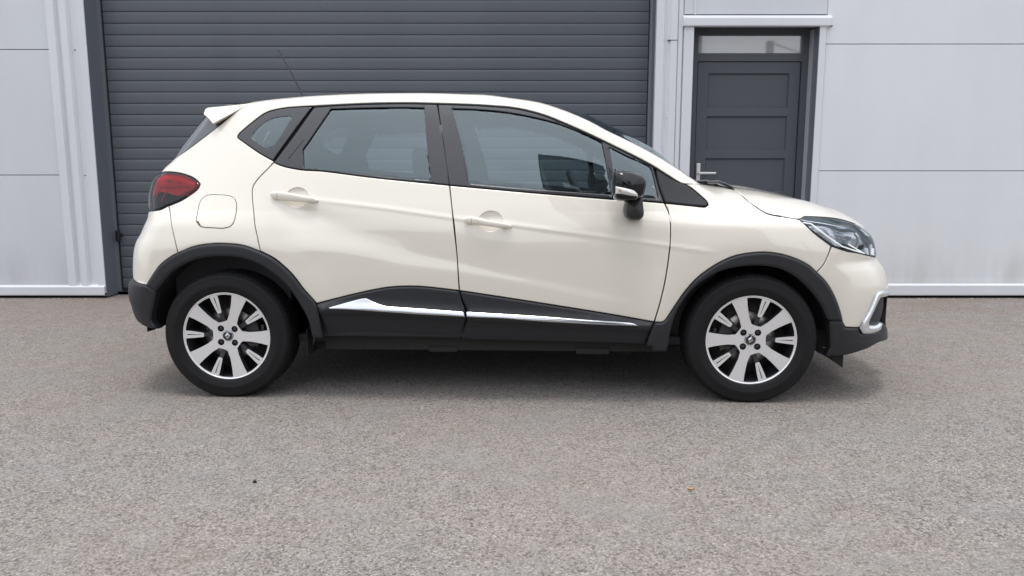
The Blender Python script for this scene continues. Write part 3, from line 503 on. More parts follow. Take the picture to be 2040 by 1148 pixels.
# reveals, side trims, head flashing
strip_profile('door_reveal', [(2.648, .20), (2.650, .100)], .03, 2.375, M['reveal_light'])
strip_profile('door_reveal', [(2.650, .100), (2.664, .098), (2.666, .03), (2.657, -.010)], .03, 2.375, M['jamb'])
strip_profile('door_reveal', [(1.575, -.006), (1.576, .19), (1.602, .192)], .03, 2.375, M['jamb'])
B().box(1.577, 2.66, .01, .20, 2.385, 2.40).build('door_soffit', M['doorpaint'], bld)
strip_profile('side_trim', [(1.486, .012), (1.488, -.012), (1.570, -.014), (1.5745, -.006)], .045, 2.372, M['trim'])
strip_profile('side_trim', [(2.656, -.010), (2.658, -.020), (2.713, -.020), (2.716, .012)], .045, 2.376, M['trim'])
hf = B(); pr = [(.05, 2.470), (-.012, 2.466), (-.034, 2.446), (-.038, 2.438), (-.038, 2.382), (-.034, 2.374), (.012, 2.372)]
vs = [(x, y, z) for y, z in pr for x in (1.474, 2.752)]; hf.add(vs, [(2*i, 2*i+1, 2*i+3, 2*i+2) for i in range(len(pr)-1)])
hf.add([(1.474, y, z) for y, z in pr], [tuple(range(len(pr)))]); hf.add([(2.752, y, z) for y, z in pr], [tuple(range(len(pr)))[::-1]])
hf.build('head_flashing', M['trim'], bld)
B().box(2.742, 2.756, -.036, 0, 2.372, 2.379).build('flashing_end', M['slot'], bld)
# sealed upright joints above the door
strip_profile('upright_seam', [(1.567, -.001), (1.569, -.012), (1.585, -.012), (1.587, -.001)], 2.472, TOPZ, M['trim'])
B().box(-9.0, 9.0, -.1, .6, TOPZ, TOPZ+.15).build('eaves_trim', M['trim'], bld)
# ================================================================== CAR
XR = cubic(*zip(*XR_TAB)); XF = cubic(*zip(*XF_TAB)); ZT = cubic(*zip(*ZT_TAB))
car = root('parked_car', 'cream five-door compact crossover with black lower cladding parked side-on before the roller door', 'car', (-.099, 4.594, 0))
car.rotation_euler = (0, 0, R(-2.1))

def parea(p):
    p = np.asarray(p); q = np.roll(p, -1, 0); return .5*np.sum(p[:, 0]*q[:, 1]-q[:, 0]*p[:, 1])
def ccw(p):
    p = [tuple(a) for a in p]; return p if parea(p) > 0 else p[::-1]
def smooth_poly(p, res, corner=38.):
    """densify with Catmull-Rom, keeping sharp corners"""
    p = np.array(p, float); n = len(p); out = []
    def isc(i):
        a = p[i]-p[i-1]; b = p[(i+1) % n]-p[i]
        c = np.dot(a, b)/(np.linalg.norm(a)*np.linalg.norm(b)+1e-9); return math.degrees(math.acos(max(-1, min(1, c)))) > corner
    C = [isc(i) for i in range(n)]
    for i in range(n):
        a, b = p[i], p[(i+1) % n]; L = np.linalg.norm(b-a)
        k = max(1, int(math.ceil(L/res)))
        pa = p[i-1]; pb = p[(i+2) % n]
        ta = (b-a) if C[i] else (b-pa)*.5
        tb = (b-a) if C[(i+1) % n] else (pb-a)*.5
        # limit tangents so short edges next to long ones do not overshoot
        for t in (ta, tb):
            l = np.linalg.norm(t)
            if l > L*1.2: t *= L*1.2/l
        for j in range(k):
            t = j/k; h00 = 2*t**3-3*t**2+1; h10 = t**3-2*t**2+t; h01 = -2*t**3+3*t**2; h11 = t**3-t**2
            out.append(h00*a+h10*ta+h01*b+h11*tb)
    return np.array(out)
def offset_poly(p, d):
    """inward offset of a ccw polygon"""
    n = len(p); e = np.roll(p, -1, 0)-p; L = np.linalg.norm(e, axis=1, keepdims=True)+1e-12
    nr = np.stack([-e[:, 1], e[:, 0]], 1)/L
    m = nr+np.roll(nr, 1, 0); m /= (np.linalg.norm(m, axis=1, keepdims=True)+1e-9)
    k = 1/np.clip(np.sum(m*nr, 1, keepdims=True), .5, 1)
    return p+m*k*d
def pip(pts, poly):
    x, y = pts[:, 0], pts[:, 1]; ins = np.zeros(len(pts), bool); q = np.roll(poly, -1, 0)
    for (x1, y1), (x2, y2) in zip(poly, q):
        if y1 == y2: continue
        c = ((y1 > y) != (y2 > y)) & (x < (x2-x1)*(y-y1)/(y2-y1)+x1); ins ^= c
    return ins
def pdist(pts, loops, soft=None):
    d = np.full(len(pts), 9.)
    for poly in loops:
        q = np.roll(poly, -1, 0)
        for a, b in zip(poly, q):
            if soft is not None and soft((a[0]+b[0])/2, (a[1]+b[1])/2): continue
            ab = b-a; t = np.clip(((pts-a)@ab)/(ab@ab+1e-12), 0, 1)
            d = np.minimum(d, np.linalg.norm(pts-(a+t[:, None]*ab), axis=1))
    return d

def panel(name, poly, mat, parent, proud=0., edge=.003, lip=.018, inset=.002, holes=(), res=.022, far=True, fn=None, soft=None, drop=None, smooth=True, corner=38., keep=None):
    """one pressed panel lying on the body form, with rolled edges and a returned flange"""
    P = smooth_poly(ccw(poly), res*.6, corner) if smooth else np.array(ccw(poly), float)
    P = offset_poly(P, inset)
    HL = []
    for h in holes:
        q = smooth_poly(ccw(h), res*.6, corner); HL.append(offset_poly(q, -inset))
    loops = [P]+HL
    drop = edge if drop is None else drop
    pts = [P]; rings = [len(P)]; edges = []; k = 0
    for L in loops:
        if L is not P: pts.append(L)
        edges += [(k+i, k+(i+1) % len(L)) for i in range(len(L))]; k += len(L)
    nb = k
    # interior points
    x0, z0 = P.min(0); x1, z1 = P.max(0); g = []
    zz = z0; r = 0
    while zz < z1:
        xs = np.arange(x0+(res/2 if r % 2 else 0), x1, res); g.append(np.stack([xs, np.full(len(xs), zz)], 1)); zz += res*.866; r += 1
    g = np.concatenate(g); ok = pip(g, P)
    for h in HL: ok &= ~pip(g, h)
    g = g[ok]; dg = pdist(g, loops) if len(g) else np.zeros(0)
    ex = []
    for dd in (edge*.35, edge*1.05):
        for i, L in enumerate(loops): ex.append(offset_poly(L, dd if i == 0 else -dd))
    ex = np.concatenate(ex); ok = pip(ex, P)
    for h in HL: ok &= ~pip(ex, h)
    ex = ex[ok]; de = pdist(ex, loops); ex = ex[de > edge*.3]
    g = g[dg > max(edge*1.5, res*.35)]
    V = np.concatenate(pts+[ex, g])
    vo, eo, fo, *_ = delaunay_2d_cdt([Vector(v) for v in V.tolist()], edges, [], 0, 1e-6)
    V2 = np.array([tuple(v) for v in vo]); F = np.array([f for f in fo if len(f) == 3])
    c = V2[F].mean(1); ok = pip(c, P)
    for h in HL: ok &= ~pip(c, h)
    F = F[ok]
    def off(q):
        d = pdist(q, loops, soft); t = np.clip(d/edge, 0, 1)
        o_ = proud - drop*(1-np.sqrt(np.maximum(1-(1-t)**2, 0)))
        if fn is not None: o_ = o_+fn(q[:, 0], q[:, 1], d)
        return o_
    def Y(q): return -(H(q[:, 0], q[:, 1])+off(q))
    y = Y(V2); e = 8e-4
    dyx = (Y(V2+[e, 0])-Y(V2-[e, 0]))/(2*e); dyz = (Y(V2+[0, e])-Y(V2-[0, e]))/(2*e)
    dyx = np.clip(dyx, -12, 12); dyz = np.clip(dyz, -12, 12)
    N = np.stack([dyx, -np.ones(len(y)), dyz], 1); N /= np.linalg.norm(N, axis=1, keepdims=True)
    co = np.stack([V2[:, 0], y, V2[:, 1]], 1)
    # consistent winding: outward is -y
    fl = []
    for f in F:
        a, b, c_ = V2[f]
        fl.append(tuple(f) if ((b-a)[0]*(c_-a)[1]-(b-a)[1]*(c_-a)[0]) > 0 else tuple(f[::-1]))
    vs = co.tolist(); ns = N.tolist(); fs = list(fl)
    if lip:
        for i, L in enumerate(loops):
            yy = Y(L); k0 = len(vs); n = len(L)
            e_ = np.roll(L, -1, 0)-np.roll(L, 1, 0); e_ /= np.linalg.norm(e_, axis=1, keepdims=True)+1e-9
            s = 1 if i == 0 else -1
            nn = np.stack([e_[:, 1]*s, np.zeros(n), -e_[:, 0]*s], 1)
            for j in range(n): vs.append((L[j][0], yy[j], L[j][1])); ns.append(nn[j].tolist())
            for j in range(n): vs.append((L[j][0], yy[j]+lip, L[j][1])); ns.append(nn[j].tolist())
            for j in range(n):
                if soft is not None:
                    mid = (L[j]+L[(j+1) % n])/2
                    if soft(mid[0], mid[1]): continue
                q = (k0+j, k0+(j+1) % n, k0+n+(j+1) % n, k0+n+j)
                fs.append(q[::-1] if i == 0 else q)
    me = pydata(name, vs, fs, True, ns)
    o = link(name, me, mat, parent)
    if far:
        v2 = [(a, -b, c_) for a, b, c_ in vs]; f2 = [f[::-1] for f in fs]; n2 = [(a, -b, c_) for a, b, c_ in ns]
        me2 = pydata(name, v2, f2, True, n2)
        o2 = link(name, me2, mat, far if isinstance(far, bpy.types.Object) else parent)
        return o, o2
    return o, None

def top_soft(x, z): return z > float(ZT(x))-float(RZ(x))*.22
# ---- body side: quarter panel, roof rail and A-pillar in one pressing
bs = [tuple(p) for p in S['body_side']]
xs_ = np.linspace(bs[-1][0]-.005, bs[0][0]+.012, 70)
KQ = .965
topline = [(float(x), float(ZT(x)-RZ(x)*(1-KQ))) for x in xs_]
bs = bs[:-1]+[(bs[-1][0], bs[-1][1]-.004)]+topline
body, body_far = panel('body_side', bs, M['paint'], car, soft=top_soft, edge=.0035, res=.016, holes=[])
fd = S['fuel_door']

def section(x, z0, crown, ny=9, nphi=9, q1=1.):
    """cross-section from height z0 up over the shoulder and across to the centre line"""
    zt = float(ZT(x)); rz = float(RZ(x)); q0 = max((z0-(zt-rz))/rz, -50.)
    pts = []
    if q0 < 0:
        for k in range(5): zz = z0+(zt-rz-z0)*k/5; pts.append((-float(H(x, zz)), zz))
        q0 = 0
    for k in range(nphi+1):
        ph = math.asin(min(q0, 1))+(math.pi/2-math.asin(min(q0, 1)))*k/nphi
        zz = zt-rz+rz*math.sin(ph); pts.append((-float(H(x, min(zz, zt-1e-5*rz))), zz))
    y1 = pts[-1][0]
    if y1 > -.02: y1 = -.02
    for k in range(1, ny+1):
        u = 1-k/ny; pts.append((y1*u, zt+crown*(1-u*u)**2 if k else zt))
    return pts
def strip_mesh(name, xs, z0f, crownf, mat, parent, x_off=None, down=0.):
    rows = []
    for x in xs:
        s = section(x, z0f(x), crownf(x)); full = [(y, z-down) for y, z in s]+[(-y, z-down) for y, z in s[:-1][::-1]]
        rows.append([(x, y, z) for y, z in full])
    n = len(rows[0]); vs = [v for r in rows for v in r]
    fs = [(i*n+j, (i+1)*n+j, (i+1)*n+j+1, i*n+j+1) for i in range(len(rows)-1) for j in range(n-1)]
    return link(name, pydata(name, vs, fs, True), mat, parent)
roof_x0, roof_x1 = -1.41, .36
roof = strip_mesh('roof', np.linspace(roof_x0, roof_x1, 48), lambda x: float(ZT(x)-RZ(x)*(1-KQ+.012)), lambda x: .030, M['paint'], car)
wx = np.linspace(.355, 1.085, 30)
strip_mesh('windscreen', wx, lambda x: float(ZT(x)-RZ(x)*.035), lambda x: .035+.050*float(sstep(.34, .60, x))*(1-.6*float(sstep(.9, 1.08, x))), M['glass'], car)
strip_mesh('cowl', np.linspace(1.075, 1.33, 10), lambda x: float(ZT(x)-RZ(x)*.05), lambda x: .004, M['plastic'], car, down=.004)
# ---- hood
he = S['hood_edge']; hx = [p[0] for p in he]; hz = [p[1] for p in he]
idx = np.argsort(hx); HE = cubic(np.array(hx)[idx]+np.arange(len(hx))*1e-6, np.array(hz)[idx])
def hood_z0(x): return min(float(HE(x))+.003, float(ZT(x)-RZ(x)*.02))
xs = np.concatenate([np.linspace(1.262, 1.9, 56), np.linspace(1.91, 2.0, 8)])
hood = strip_mesh('hood', xs, hood_z0, lambda x: .018*(1-float(sstep(1.6, 2.0, x))), M['paint'], car)

# ---- outer panels
panel('fender', S['fender'], M['paint'], car, edge=.0035, res=.014, soft=lambda x, z: z > float(ZT(x))-.004)
def cup_poly(c_, k=1.):
    (cx_, cz_), (ex_, ez_), (bx_, bz_) = c_; rx, rz_ = abs(ex_-cx_)*k, abs(cz_-bz_)*k
    return [(cx_+rx*math.cos(t), cz_+rz_*math.sin(t)) for t in np.linspace(0, 2*math.pi, 37)[:-1]]
rdn, rdf = panel('rear_door', S['rear_door'], M['paint'], car, edge=.0035, inset=.0024, res=.0095, holes=[cup_poly(S['cup_r'])])
fdn, fdf = panel('front_door', S['front_door'], M['paint'], car, edge=.0035, inset=.0024, res=.0095, holes=[cup_poly(S['cup_f'])])
panel('rear_bumper', S['bumper_r'], M['paint'], car, edge=.003)
panel('front_bumper', S['front_bumper'], M['paint'], car, edge=.003)
# fuel flap: a shallow ring gap round a flush lid
panel('fuel_flap_gap', fd, M['slot'], body, proud=.0006, edge=.0006, lip=0, inset=-.001, far=False)
panel('fuel_flap', fd, M['paint'], body, proud=.0030, edge=.0022, lip=.004, inset=.0022, far=False)
cr_ = [fd[0], fd[15], fd[14], ((fd[0][0]*.5+fd[14][0]*.5)+.006, (fd[0][1]*.5+fd[14][1]*.5)+.004)]
panel('flap_stop', [(fd[0][0]-.002, fd[0][1]+.001), (fd[0][0]+.012, fd[0][1]), (fd[0][0]+.020, fd[0][1]-.010), (fd[15][0]+.012, fd[15][1]-.004), (fd[15][0]-.003, fd[15][1]+.003)], M['gloss_black'], body, proud=.0036, edge=.001, lip=.003, inset=0, far=False)

# ---- side glass, frames and pillar trims
qg, qgf = panel('quarter_window', S['quarter_glass'], M['black_film'], body, proud=-.001, edge=.003, holes=[S['quarter_clear']], far=body_far)
panel('window_pane', S['quarter_clear'], M['glass'], body, proud=-.002, edge=.001, lip=0, inset=-.001, far=body_far)
panel('window_frame', S['rear_door_frame'], M['black_film'], rdn, proud=.000, edge=.0035, holes=[S['rear_window']], far=rdf)
panel('window_pane', S['rear_window'], M['glass'], rdn, proud=-.010, edge=.001, lip=0, inset=-.004, far=rdf)
panel('window_frame', S['front_door_frame'], M['black_film'], fdn, proud=.000, edge=.0035, holes=[S['front_window'], S['vent_window']], far=fdf)
panel('window_pane', S['front_window'], M['glass'], fdn, proud=-.010, edge=.001, lip=0, inset=-.004, far=fdf)
panel('vent_pane', S['vent_window'], M['glass'], fdn, proud=-.008, edge=.001, lip=0, inset=-.003, far=fdf)
panel('sail_panel', S['sail_panel'], M['plastic'], car, proud=.002, edge=.008)
# rubber seals along the roof rail and belt line, following the frames
def seal(pts, w, off, mat, parent, name):
    for s in (-1, 1):
        m = B(); m.tube([(x, s*float(H(x, z)+off), z) for x, z in pts], w, 6); m.build(name, mat, parent[0] if s < 0 else parent[1])
rl = S['rail_low']
seal([(x, z-.004) for x, z in zip(np.linspace(-.90, .92, 90), cubic(*zip(*sorted(rl)))(np.linspace(-.90, .92, 90)))], .0055, -.001, M['slot'], (body, body_far), 'roof_seal')
# groove on the rear door's rear pillar trim
def along(zoom_pts): return zoom_pts
a, b = (-.995, 1.195), (-.925, 1.290)
panel('pillar_groove', [(a[0]-.002, a[1]), (a[0]+.004, a[1]), (b[0]+.002, b[1]), (b[0]-.001, b[1])], M['slot'], rdn, proud=.0008, edge=.0004, lip=0, inset=0, far=rdf)

# ---- lower cladding
def ridge(x, z, d):
    zr = np.interp(x, [-.9, -.6, -.1, .5, .85], [.462, .462, .432, .402, .385])
    return .022*np.exp(-((z-zr)/.030)**2)*np.clip(d/.02, 0, 1) - .052*np.clip((zr-.012-z)/.13, 0, 1)
panel('sill_cladding', S['rocker_r'], M['plastic'], rdn, proud=.006, edge=.010, fn=ridge, inset=.001, far=rdf, lip=.03)
panel('sill_cladding', S['rocker_f'], M['plastic'], fdn, proud=.006, edge=.010, fn=ridge, inset=.001, far=fdf, lip=.03)
panel('arch_cladding', S['arch_r'], M['plastic'], car, proud=.013, edge=.014, lip=.05, inset=.0005)
panel('arch_cladding', S['arch_f'], M['plastic'], car, proud=.013, edge=.014, lip=.05, inset=.0005)
panel('rear_bumper_skirt', S['bumper_low_r'], M['plastic'], car, proud=.008, edge=.012, lip=.05, inset=.0005)
panel('front_bumper_skirt', S['bumper_low_f'], M['plastic'], car, proud=.006, edge=.014, lip=.05, inset=.0005)
def zridge(x, z, d): return ridge(x, z, 1+0*x)
panel('chrome_strip', S['chrome_r'], M['chrome'], rdn, proud=.018, edge=.005, fn=zridge, lip=.008, inset=0, res=.012, far=rdf)
panel('chrome_strip', S['chrome_f'], M['chrome'], fdn, proud=.018, edge=.005, fn=zridge, lip=.008, inset=0, res=.012, far=fdf)

# ---- lamps
def surf_tube(name, key, r, off, mat, parent, s, n=8):
    P = np.array(S[key]); m = B(); q = []
    for i in range(len(P)-1):
        for k in range(4): q.append(P[i]+(P[i+1]-P[i])*k/4)
    q.append(P[-1]); m.tube([(x, s*(float(H(x, z))+off), z) for x, z in q], r, n); return m.build(name, mat, parent)
M['lamp_silver'] = simple('lamp_reflector_silver', (.58, .60, .64), .22, metal=.8, var=.35, scale=18)
hb, hbf = panel('headlight', S['headlamp'], M['lamp_silver'], car, proud=-.040, edge=.004, lip=.0, inset=-.001, res=.02, fn=lambda x, z, d: -.010*np.sin(x*38+z*20))
panel('lamp_housing_and_reflection', S['hl_dark'], M['lamp_black'], hb, proud=-.014, edge=.003, lip=.01, inset=0, res=.012, far=hbf)
panel('bezel_and_sky_glint', S['hl_sky_band'], M['chrome'], hb, proud=-.010, edge=.004, lip=.01, inset=0, res=.012, far=hbf)  # bright band stands in for sky mirrored along the top of the cover
panel('lamp_housing_and_reflection', S['hl_blk'], M['lamp_black'], hb, proud=-.012, edge=.003, lip=.01, inset=0, res=.012, far=hbf)
panel('lamp_housing_and_reflection', S['hl_blk2'], M['lamp_black'], hb, proud=-.030, edge=.003, lip=.01, inset=0, res=.012, far=hbf)
panel('light_block', S['hl_led'], M['running_light'], hb, proud=-.006, edge=.002, lip=.01, inset=0, res=.008, far=hbf)
for s, pa in ((-1, hb), (1, hbf)):
    surf_tube('light_strip', 'hl_p1', .0032, -.002, M['running_light'], pa, s)
    surf_tube('light_strip', 'hl_p3', .0028, -.002, M['running_light'], pa, s)
    surf_tube('bezel_and_sky_glint', 'hl_p2', .0018, -.018, M['chrome'], pa, s)
    surf_tube('bezel_and_sky_glint', 'hl_p5', .0018, -.018, M['chrome'], pa, s)
    surf_tube('lens_ring', 'hl_p4', .0075, -.006, M['white_plastic'], pa, s)
panel('lamp_cover', S['headlamp'], M['lamp_glass'], hb, proud=.004, edge=.004, lip=.0, inset=.001, far=hbf, res=.015)
panel('lamp_gasket', S['headlamp'], M['gloss_black'], hb, proud=-.0005, edge=.002, lip=.03, inset=.0005, holes=[offset_poly(smooth_poly(ccw(S['headlamp']), .02), .0035)], far=hbf, smooth=True)
tl, tlf = panel('tail_light', S['tail_lamp'], M['gloss_black'], car, proud=-.030, edge=.004, lip=.0, inset=-.001, res=.018)
M['red'] = simple('red_reflector', (.56, .012, .024), .25, var=.25, scale=45, coat=.5)
M['pink'] = simple('light_pipe_red', (.95, .22, .22), .2)
panel('red_reflector', S['tail_red'], M['red'], tl, proud=-.016, edge=.012, lip=.01, inset=0, res=.014, far=tlf)
panel('lamp_housing_and_reflection', S['tl_tree_band'], M['lamp_black'], tl, proud=-.009, edge=.004, lip=.01, inset=0, res=.012, far=tlf)  # dark lower panel stands in for the tree line mirrored in the lens
for s, pa in ((-1, tl), (1, tlf)):
    for k_, r_, mt_ in (('tl_p1', .0022, 'pink'), ('tl_p2', .0022, 'pink'), ('tl_p3', .0013, 'lamp_black'), ('tl_p4', .004, 'pink'), ('tl_p5', .004, 'pink')):
        surf_tube('lamp_segment', k_, r_, -.006, M[mt_], pa, s)
panel('lamp_cover', S['tail_lamp'], M['smoke'], tl, proud=.004, edge=.010, lip=.012, inset=.001, res=.014, far=tlf)
# ---- front running-lamp surround and fog recess
panel('fog_recess', S['fog'], M['plastic'], car, proud=-.030, edge=.006, lip=.02, inset=-.002, res=.012)
panel('lamp_surround', S['drl'], M['satin'], car, proud=.020, edge=.016, lip=.04, inset=0, res=.010)
# ---- reflector in the rear skirt
panel('side_reflector', [(-1.905, .425), (-1.880, .430), (-1.868, .385), (-1.878, .335), (-1.893, .35)], M['red'], car, proud=.010, edge=.003, lip=.01, inset=0, res=.012)

# ---- front and rear faces
def cap_mesh(name, zs, XE, AB, sgn, mat, parent, bulge=.02, rec=.004, th0=None):
    rows = []
    for z in zs:
        a, b = AB(np.array(z)); a = float(a); b = float(b); xe = float(XE(z)); row = []
        for th in np.linspace(th0 or (.95 if sgn > 0 else .72), math.pi/2, 12):
            x = xe-sgn*a+sgn*a*math.sin(th); hb_ = float(h_base(x, z)); y = hb_-b*(1-math.cos(th))
            zt = float(ZT(x)); rz = float(RZ(x)); y -= float(RY(x)*_end((z-(zt-rz))/rz))
            row.append((x-sgn*rec*math.sin(th), -(max(y, .02)-rec*math.cos(th))))
        y1 = row[-1][1]
        for k in range(1, 9): u = 1-k/8; row.append((row[11][0]+sgn*bulge*(1-u*u), y1*u))
        row = row+[(x, -y) for x, y in row[:-1][::-1]]
        rows.append([(x, y, z) for x, y in row])
    n = len(rows[0]); vs = [v for r in rows for v in r]
    fs = [(i*n+j, i*n+j+1, (i+1)*n+j+1, (i+1)*n+j) for i in range(len(rows)-1) for j in range(n-1)]
    if sgn < 0: fs = [f[::-1] for f in fs]
    return link(name, pydata(name, vs, fs, True), mat, parent)
cap_mesh('rear_bumper_skirt', np.linspace(.36, .575, 14), XR, AB_R, -1, M['plastic'], car, rec=.002)
tg = cap_mesh('tailgate', np.linspace(.575, 1.16, 30), XR, AB_R, -1, M['paint'], car)
cap_mesh('rear_window', np.linspace(1.16, 1.425, 16), XR, AB_R, -1, M['hatch_glass'], tg, rec=.002)
cap_mesh('front_bumper_skirt', np.linspace(.275, .53, 14), XF, AB_F, 1, M['plastic'], car, rec=.004, bulge=.07)
cap_mesh('front_bumper', np.linspace(.53, .70, 10), XF, AB_F, 1, M['paint'], car, bulge=.07)
cap_mesh('grille', np.linspace(.69, .83, 8), XF, AB_F, 1, M['plastic_soft'], car, rec=.045, th0=1.30, bulge=.05)
panel('hatch_side_glass', S['hatch_side'], M['hatch_glass'], car, proud=-.003, edge=.002, lip=.01, inset=0, res=.012)

# ---- roof spoiler: side outline swept across the car
sp = np.array(ccw(S['spoiler'])); sp = smooth_poly(sp, .015); n = len(sp); cz = np.array([-1.38, 1.43])
st = [(-.585, .90, 0), (-.572, .985, 0), (-.555, 1., 0), (-.3, 1., .03), (0, 1., .04), (.3, 1., .03), (.555, 1., 0), (.572, .985, 0), (.585, .90, 0)]
vs = []; fs = []
for y, k, back in st:
    for p in sp:
        q = cz+(p-cz)*k; bx = back*np.clip((-1.36-q[0])/.2, 0, 1); up = .012*(1-(y/.585)**2)
        yy = y if abs(y) < .5 else math.copysign(abs(y)-.575+.668-.95*(q[1]-1.34), y)
        vs.append((q[0]-bx, yy, q[1]+up))
for i in range(len(st)-1):
    for j in range(n): fs.append((i*n+j, i*n+(j+1) % n, (i+1)*n+(j+1) % n, (i+1)*n+j))
m = B(); m.add(vs, fs, True); m.add(vs[:n], [tuple(range(n))[::-1]]); m.add(vs[-n:], [tuple(range(n))])
m.build('roof_spoiler', M['paint'], car)

# ---- door handles: grip bridging a round scooped cup
def handle(poly, cup, parent, pf):
    (cx_, cz_), (ex_, ez_), (bx_, bz_) = cup
    for s, pa in ((-1, parent), (1, pf)):
        # scooped cup pressed into the skin
        rx = abs(ex_-cx_); rzc = abs(cz_-bz_); m = B(); vs = []; fs = []; nr = 10; nt = 40
        for i in range(nr+1):
            r_ = i/nr
            for k in range(nt):
                t = 2*math.pi*k/nt; x = cx_+rx*1.04*r_*math.cos(t); z = cz_+rzc*1.04*r_*math.sin(t)
                vs.append((x, s*(float(H(x, z))-.0034-.011*(1-r_**2.0)), z))
        for i in range(nr):
            for k in range(nt):
                q = (i*nt+k, i*nt+(k+1) % nt, (i+1)*nt+(k+1) % nt, (i+1)*nt+k); fs.append(q[::-1] if s < 0 else q)
        m.add(vs, fs, True); m.build('handle_cup', M['paint'], pa)
        P = smooth_poly(ccw(poly), .012); x0, x1 = P[:, 0].min(), P[:, 0].max()
        # centre line and half-height by station
        st_ = []
        for x in np.linspace(x0+.001, x1-.001, 34):
            zz = []
            for (xa, za), (xb, zb) in zip(P, np.roll(P, -1, 0)):
                if (xa-x)*(xb-x) <= 0 and xa != xb: zz.append(za+(zb-za)*(x-xa)/(xb-xa))
            if len(zz) >= 2: st_.append((x, (max(zz)+min(zz))/2, max((max(zz)-min(zz))/2, .0015)))
        vs = []; fs = []; nk = 16
        for x, zc, hh in st_:
            t = (x-x0)/(x1-x0); out = .034*math.sin(math.pi*min(max(t*.94+.05, 0), 1))**.45
            yb = float(H(x, zc))
            thick = .009 if hh > .006 else hh*1.3
            for k in range(nk):
                a_ = 2*math.pi*k/nk; ca, sa = math.cos(a_), math.sin(a_)
                vs.append((x, s*(yb+out-.006+thick*np.sign(ca)*abs(ca)**.8), zc+hh*np.sign(sa)*abs(sa)**.8))
        for i in range(len(st_)-1):
            for k in range(nk):
                q = (i*nk+k, i*nk+(k+1) % nk, (i+1)*nk+(k+1) % nk, (i+1)*nk+k); fs.append(q)
        m = B(); m.add(vs, fs, True); m.add(vs[:nk], [tuple(range(nk))]); m.add(vs[-nk:], [tuple(range(nk))])
        m.build('door_handle', M['paint'], pa)
        # feet of the grip, and the seam behind the key cap
        for tt in (.09, .86):
            x = x0+(x1-x0)*tt; k = min(range(len(st_)), key=lambda i: abs(st_[i][0]-x)); zc, hh = st_[k][1], st_[k][2]*.55
            B().box(x-.014, x+.014, min(s*float(H(x, zc)-.004), s*float(H(x, zc)+.024)), max(s*float(H(x, zc)-.004), s*float(H(x, zc)+.024)), zc-hh, zc+hh, bev=.003).build('handle_foot', M['paint'], pa)
        k = min(range(len(st_)), key=lambda i: abs(st_[i][0]-(x0+(x1-x0)*.155))); x, zc, hh = st_[k]; t = .155
        out = .034*math.sin(math.pi*(t*.94+.05))**.45; yb = float(H(x, zc))
        m = B(); m.tube([(x+.001*math.cos(a_), s*(yb+out-.006+.0092*math.cos(a_)), zc+(hh+.0003)*math.sin(a_)) for a_ in np.linspace(-1.9, 1.9, 14)], .0009, 5); m.build('handle_seam', M['slot'], pa)
handle(S['handle_r'], S['cup_r'], rdn, rdf); handle(S['handle_f'], S['cup_f'], fdn, fdf)

# ---- door mirrors
def blob(outline, y0, y1, mat, name, parent, s, ease=.35, nl=12, shrink=.86, squash=None):
    """rounded housing: an outline in x-z given real depth, domed on the outer face"""
    P = smooth_poly(ccw(outline), .008); c0 = P.mean(0); vs = []; fs = []; n = len(P)
    lev = []
    for i in range(nl+1):
        t = i/nl; 
        k = math.sin(math.pi*(.5+.5*t)/1) if False else None
        # superelliptic dome at both ends
        u = 2*t-1; k = (1-abs(u)**(2.4))**(ease); k = max(k, .02)
        yy = y0+(y1-y0)*t; lev.append((yy, k))
    for yy, k in lev:
        for p in P: q = c0+(p-c0)*k; vs.append((q[0], s*yy, q[1]))
    for i in range(nl):
        for j in range(n):
            q = (i*n+j, i*n+(j+1) % n, (i+1)*n+(j+1) % n, (i+1)*n+j); fs.append(q)
    m = B(); m.add(vs, fs, True); m.add(vs[:n], [tuple(range(n))]); m.add(vs[-n:], [tuple(range(n))]); return m.build(name, mat, parent)
for s in (-1, 1):
    arm = blob(S['mirror_arm'], .80, .95, M['plastic_soft'], 'wing_mirror', car, s, ease=.22)
    blob(S['mirror_c'], .845, 1.035, M['mirror_black'], 'mirror_shell', arm, s, ease=.20)
    P = S['mirror_ind']; me_pts = smooth_poly(ccw(P), .008); c0 = me_pts.mean(0); n = len(me_pts)
    blob(P, .985, 1.036, M['indicator'], 'turn_signal', arm, s, ease=.22)
    m = B(); m.lathe([(0, -.002), (.0045, -.001), (.005, .001)], 14, (P[0][0]+.020, s*1.037, (P[0][1]+P[9][1])/2-.002)); m.build('amber_bulb', simple('amber_bulb', (.42, .17, .05), .3) if s < 0 else bpy.data.materials['amber_bulb'], arm)
    B().box(.599, .602, min(s*.90, s*.975), max(s*.90, s*.975), 1.045, 1.09).build('mirror_glass', M['chrome'], arm)

# ---- aerial, wipers
(ax0, az0), (ax1, az1) = S['antenna']
m = B(); m.tube([(ax0, 0, az0-.02), (ax0+(ax1-ax0)*.35, 0, az0+(az1-az0)*.35)], [.0052, .0045], 8); m.tube([(ax0+(ax1-ax0)*.35, 0, az0+(az1-az0)*.35), (ax1, 0, az1)], [.0045, .0034], 8)
m.tube([(ax0+.03, 0, az0-.045), (ax0+.005, 0, az0-.015)], [.02, .008], 12); m.build('aerial', M['gloss_black'], car)
for dy, dx in ((0, 0), (.34, .01)):
    W = S['wiper']; m = B()
    m.tube([(x+dx, -.50+dy+.10*i/5, z-.012) for i, (x, z) in enumerate(W)], [.007, .010, .009, .008, .007, .005], 8)
    m.build('wiper', M['gloss_black'], car)

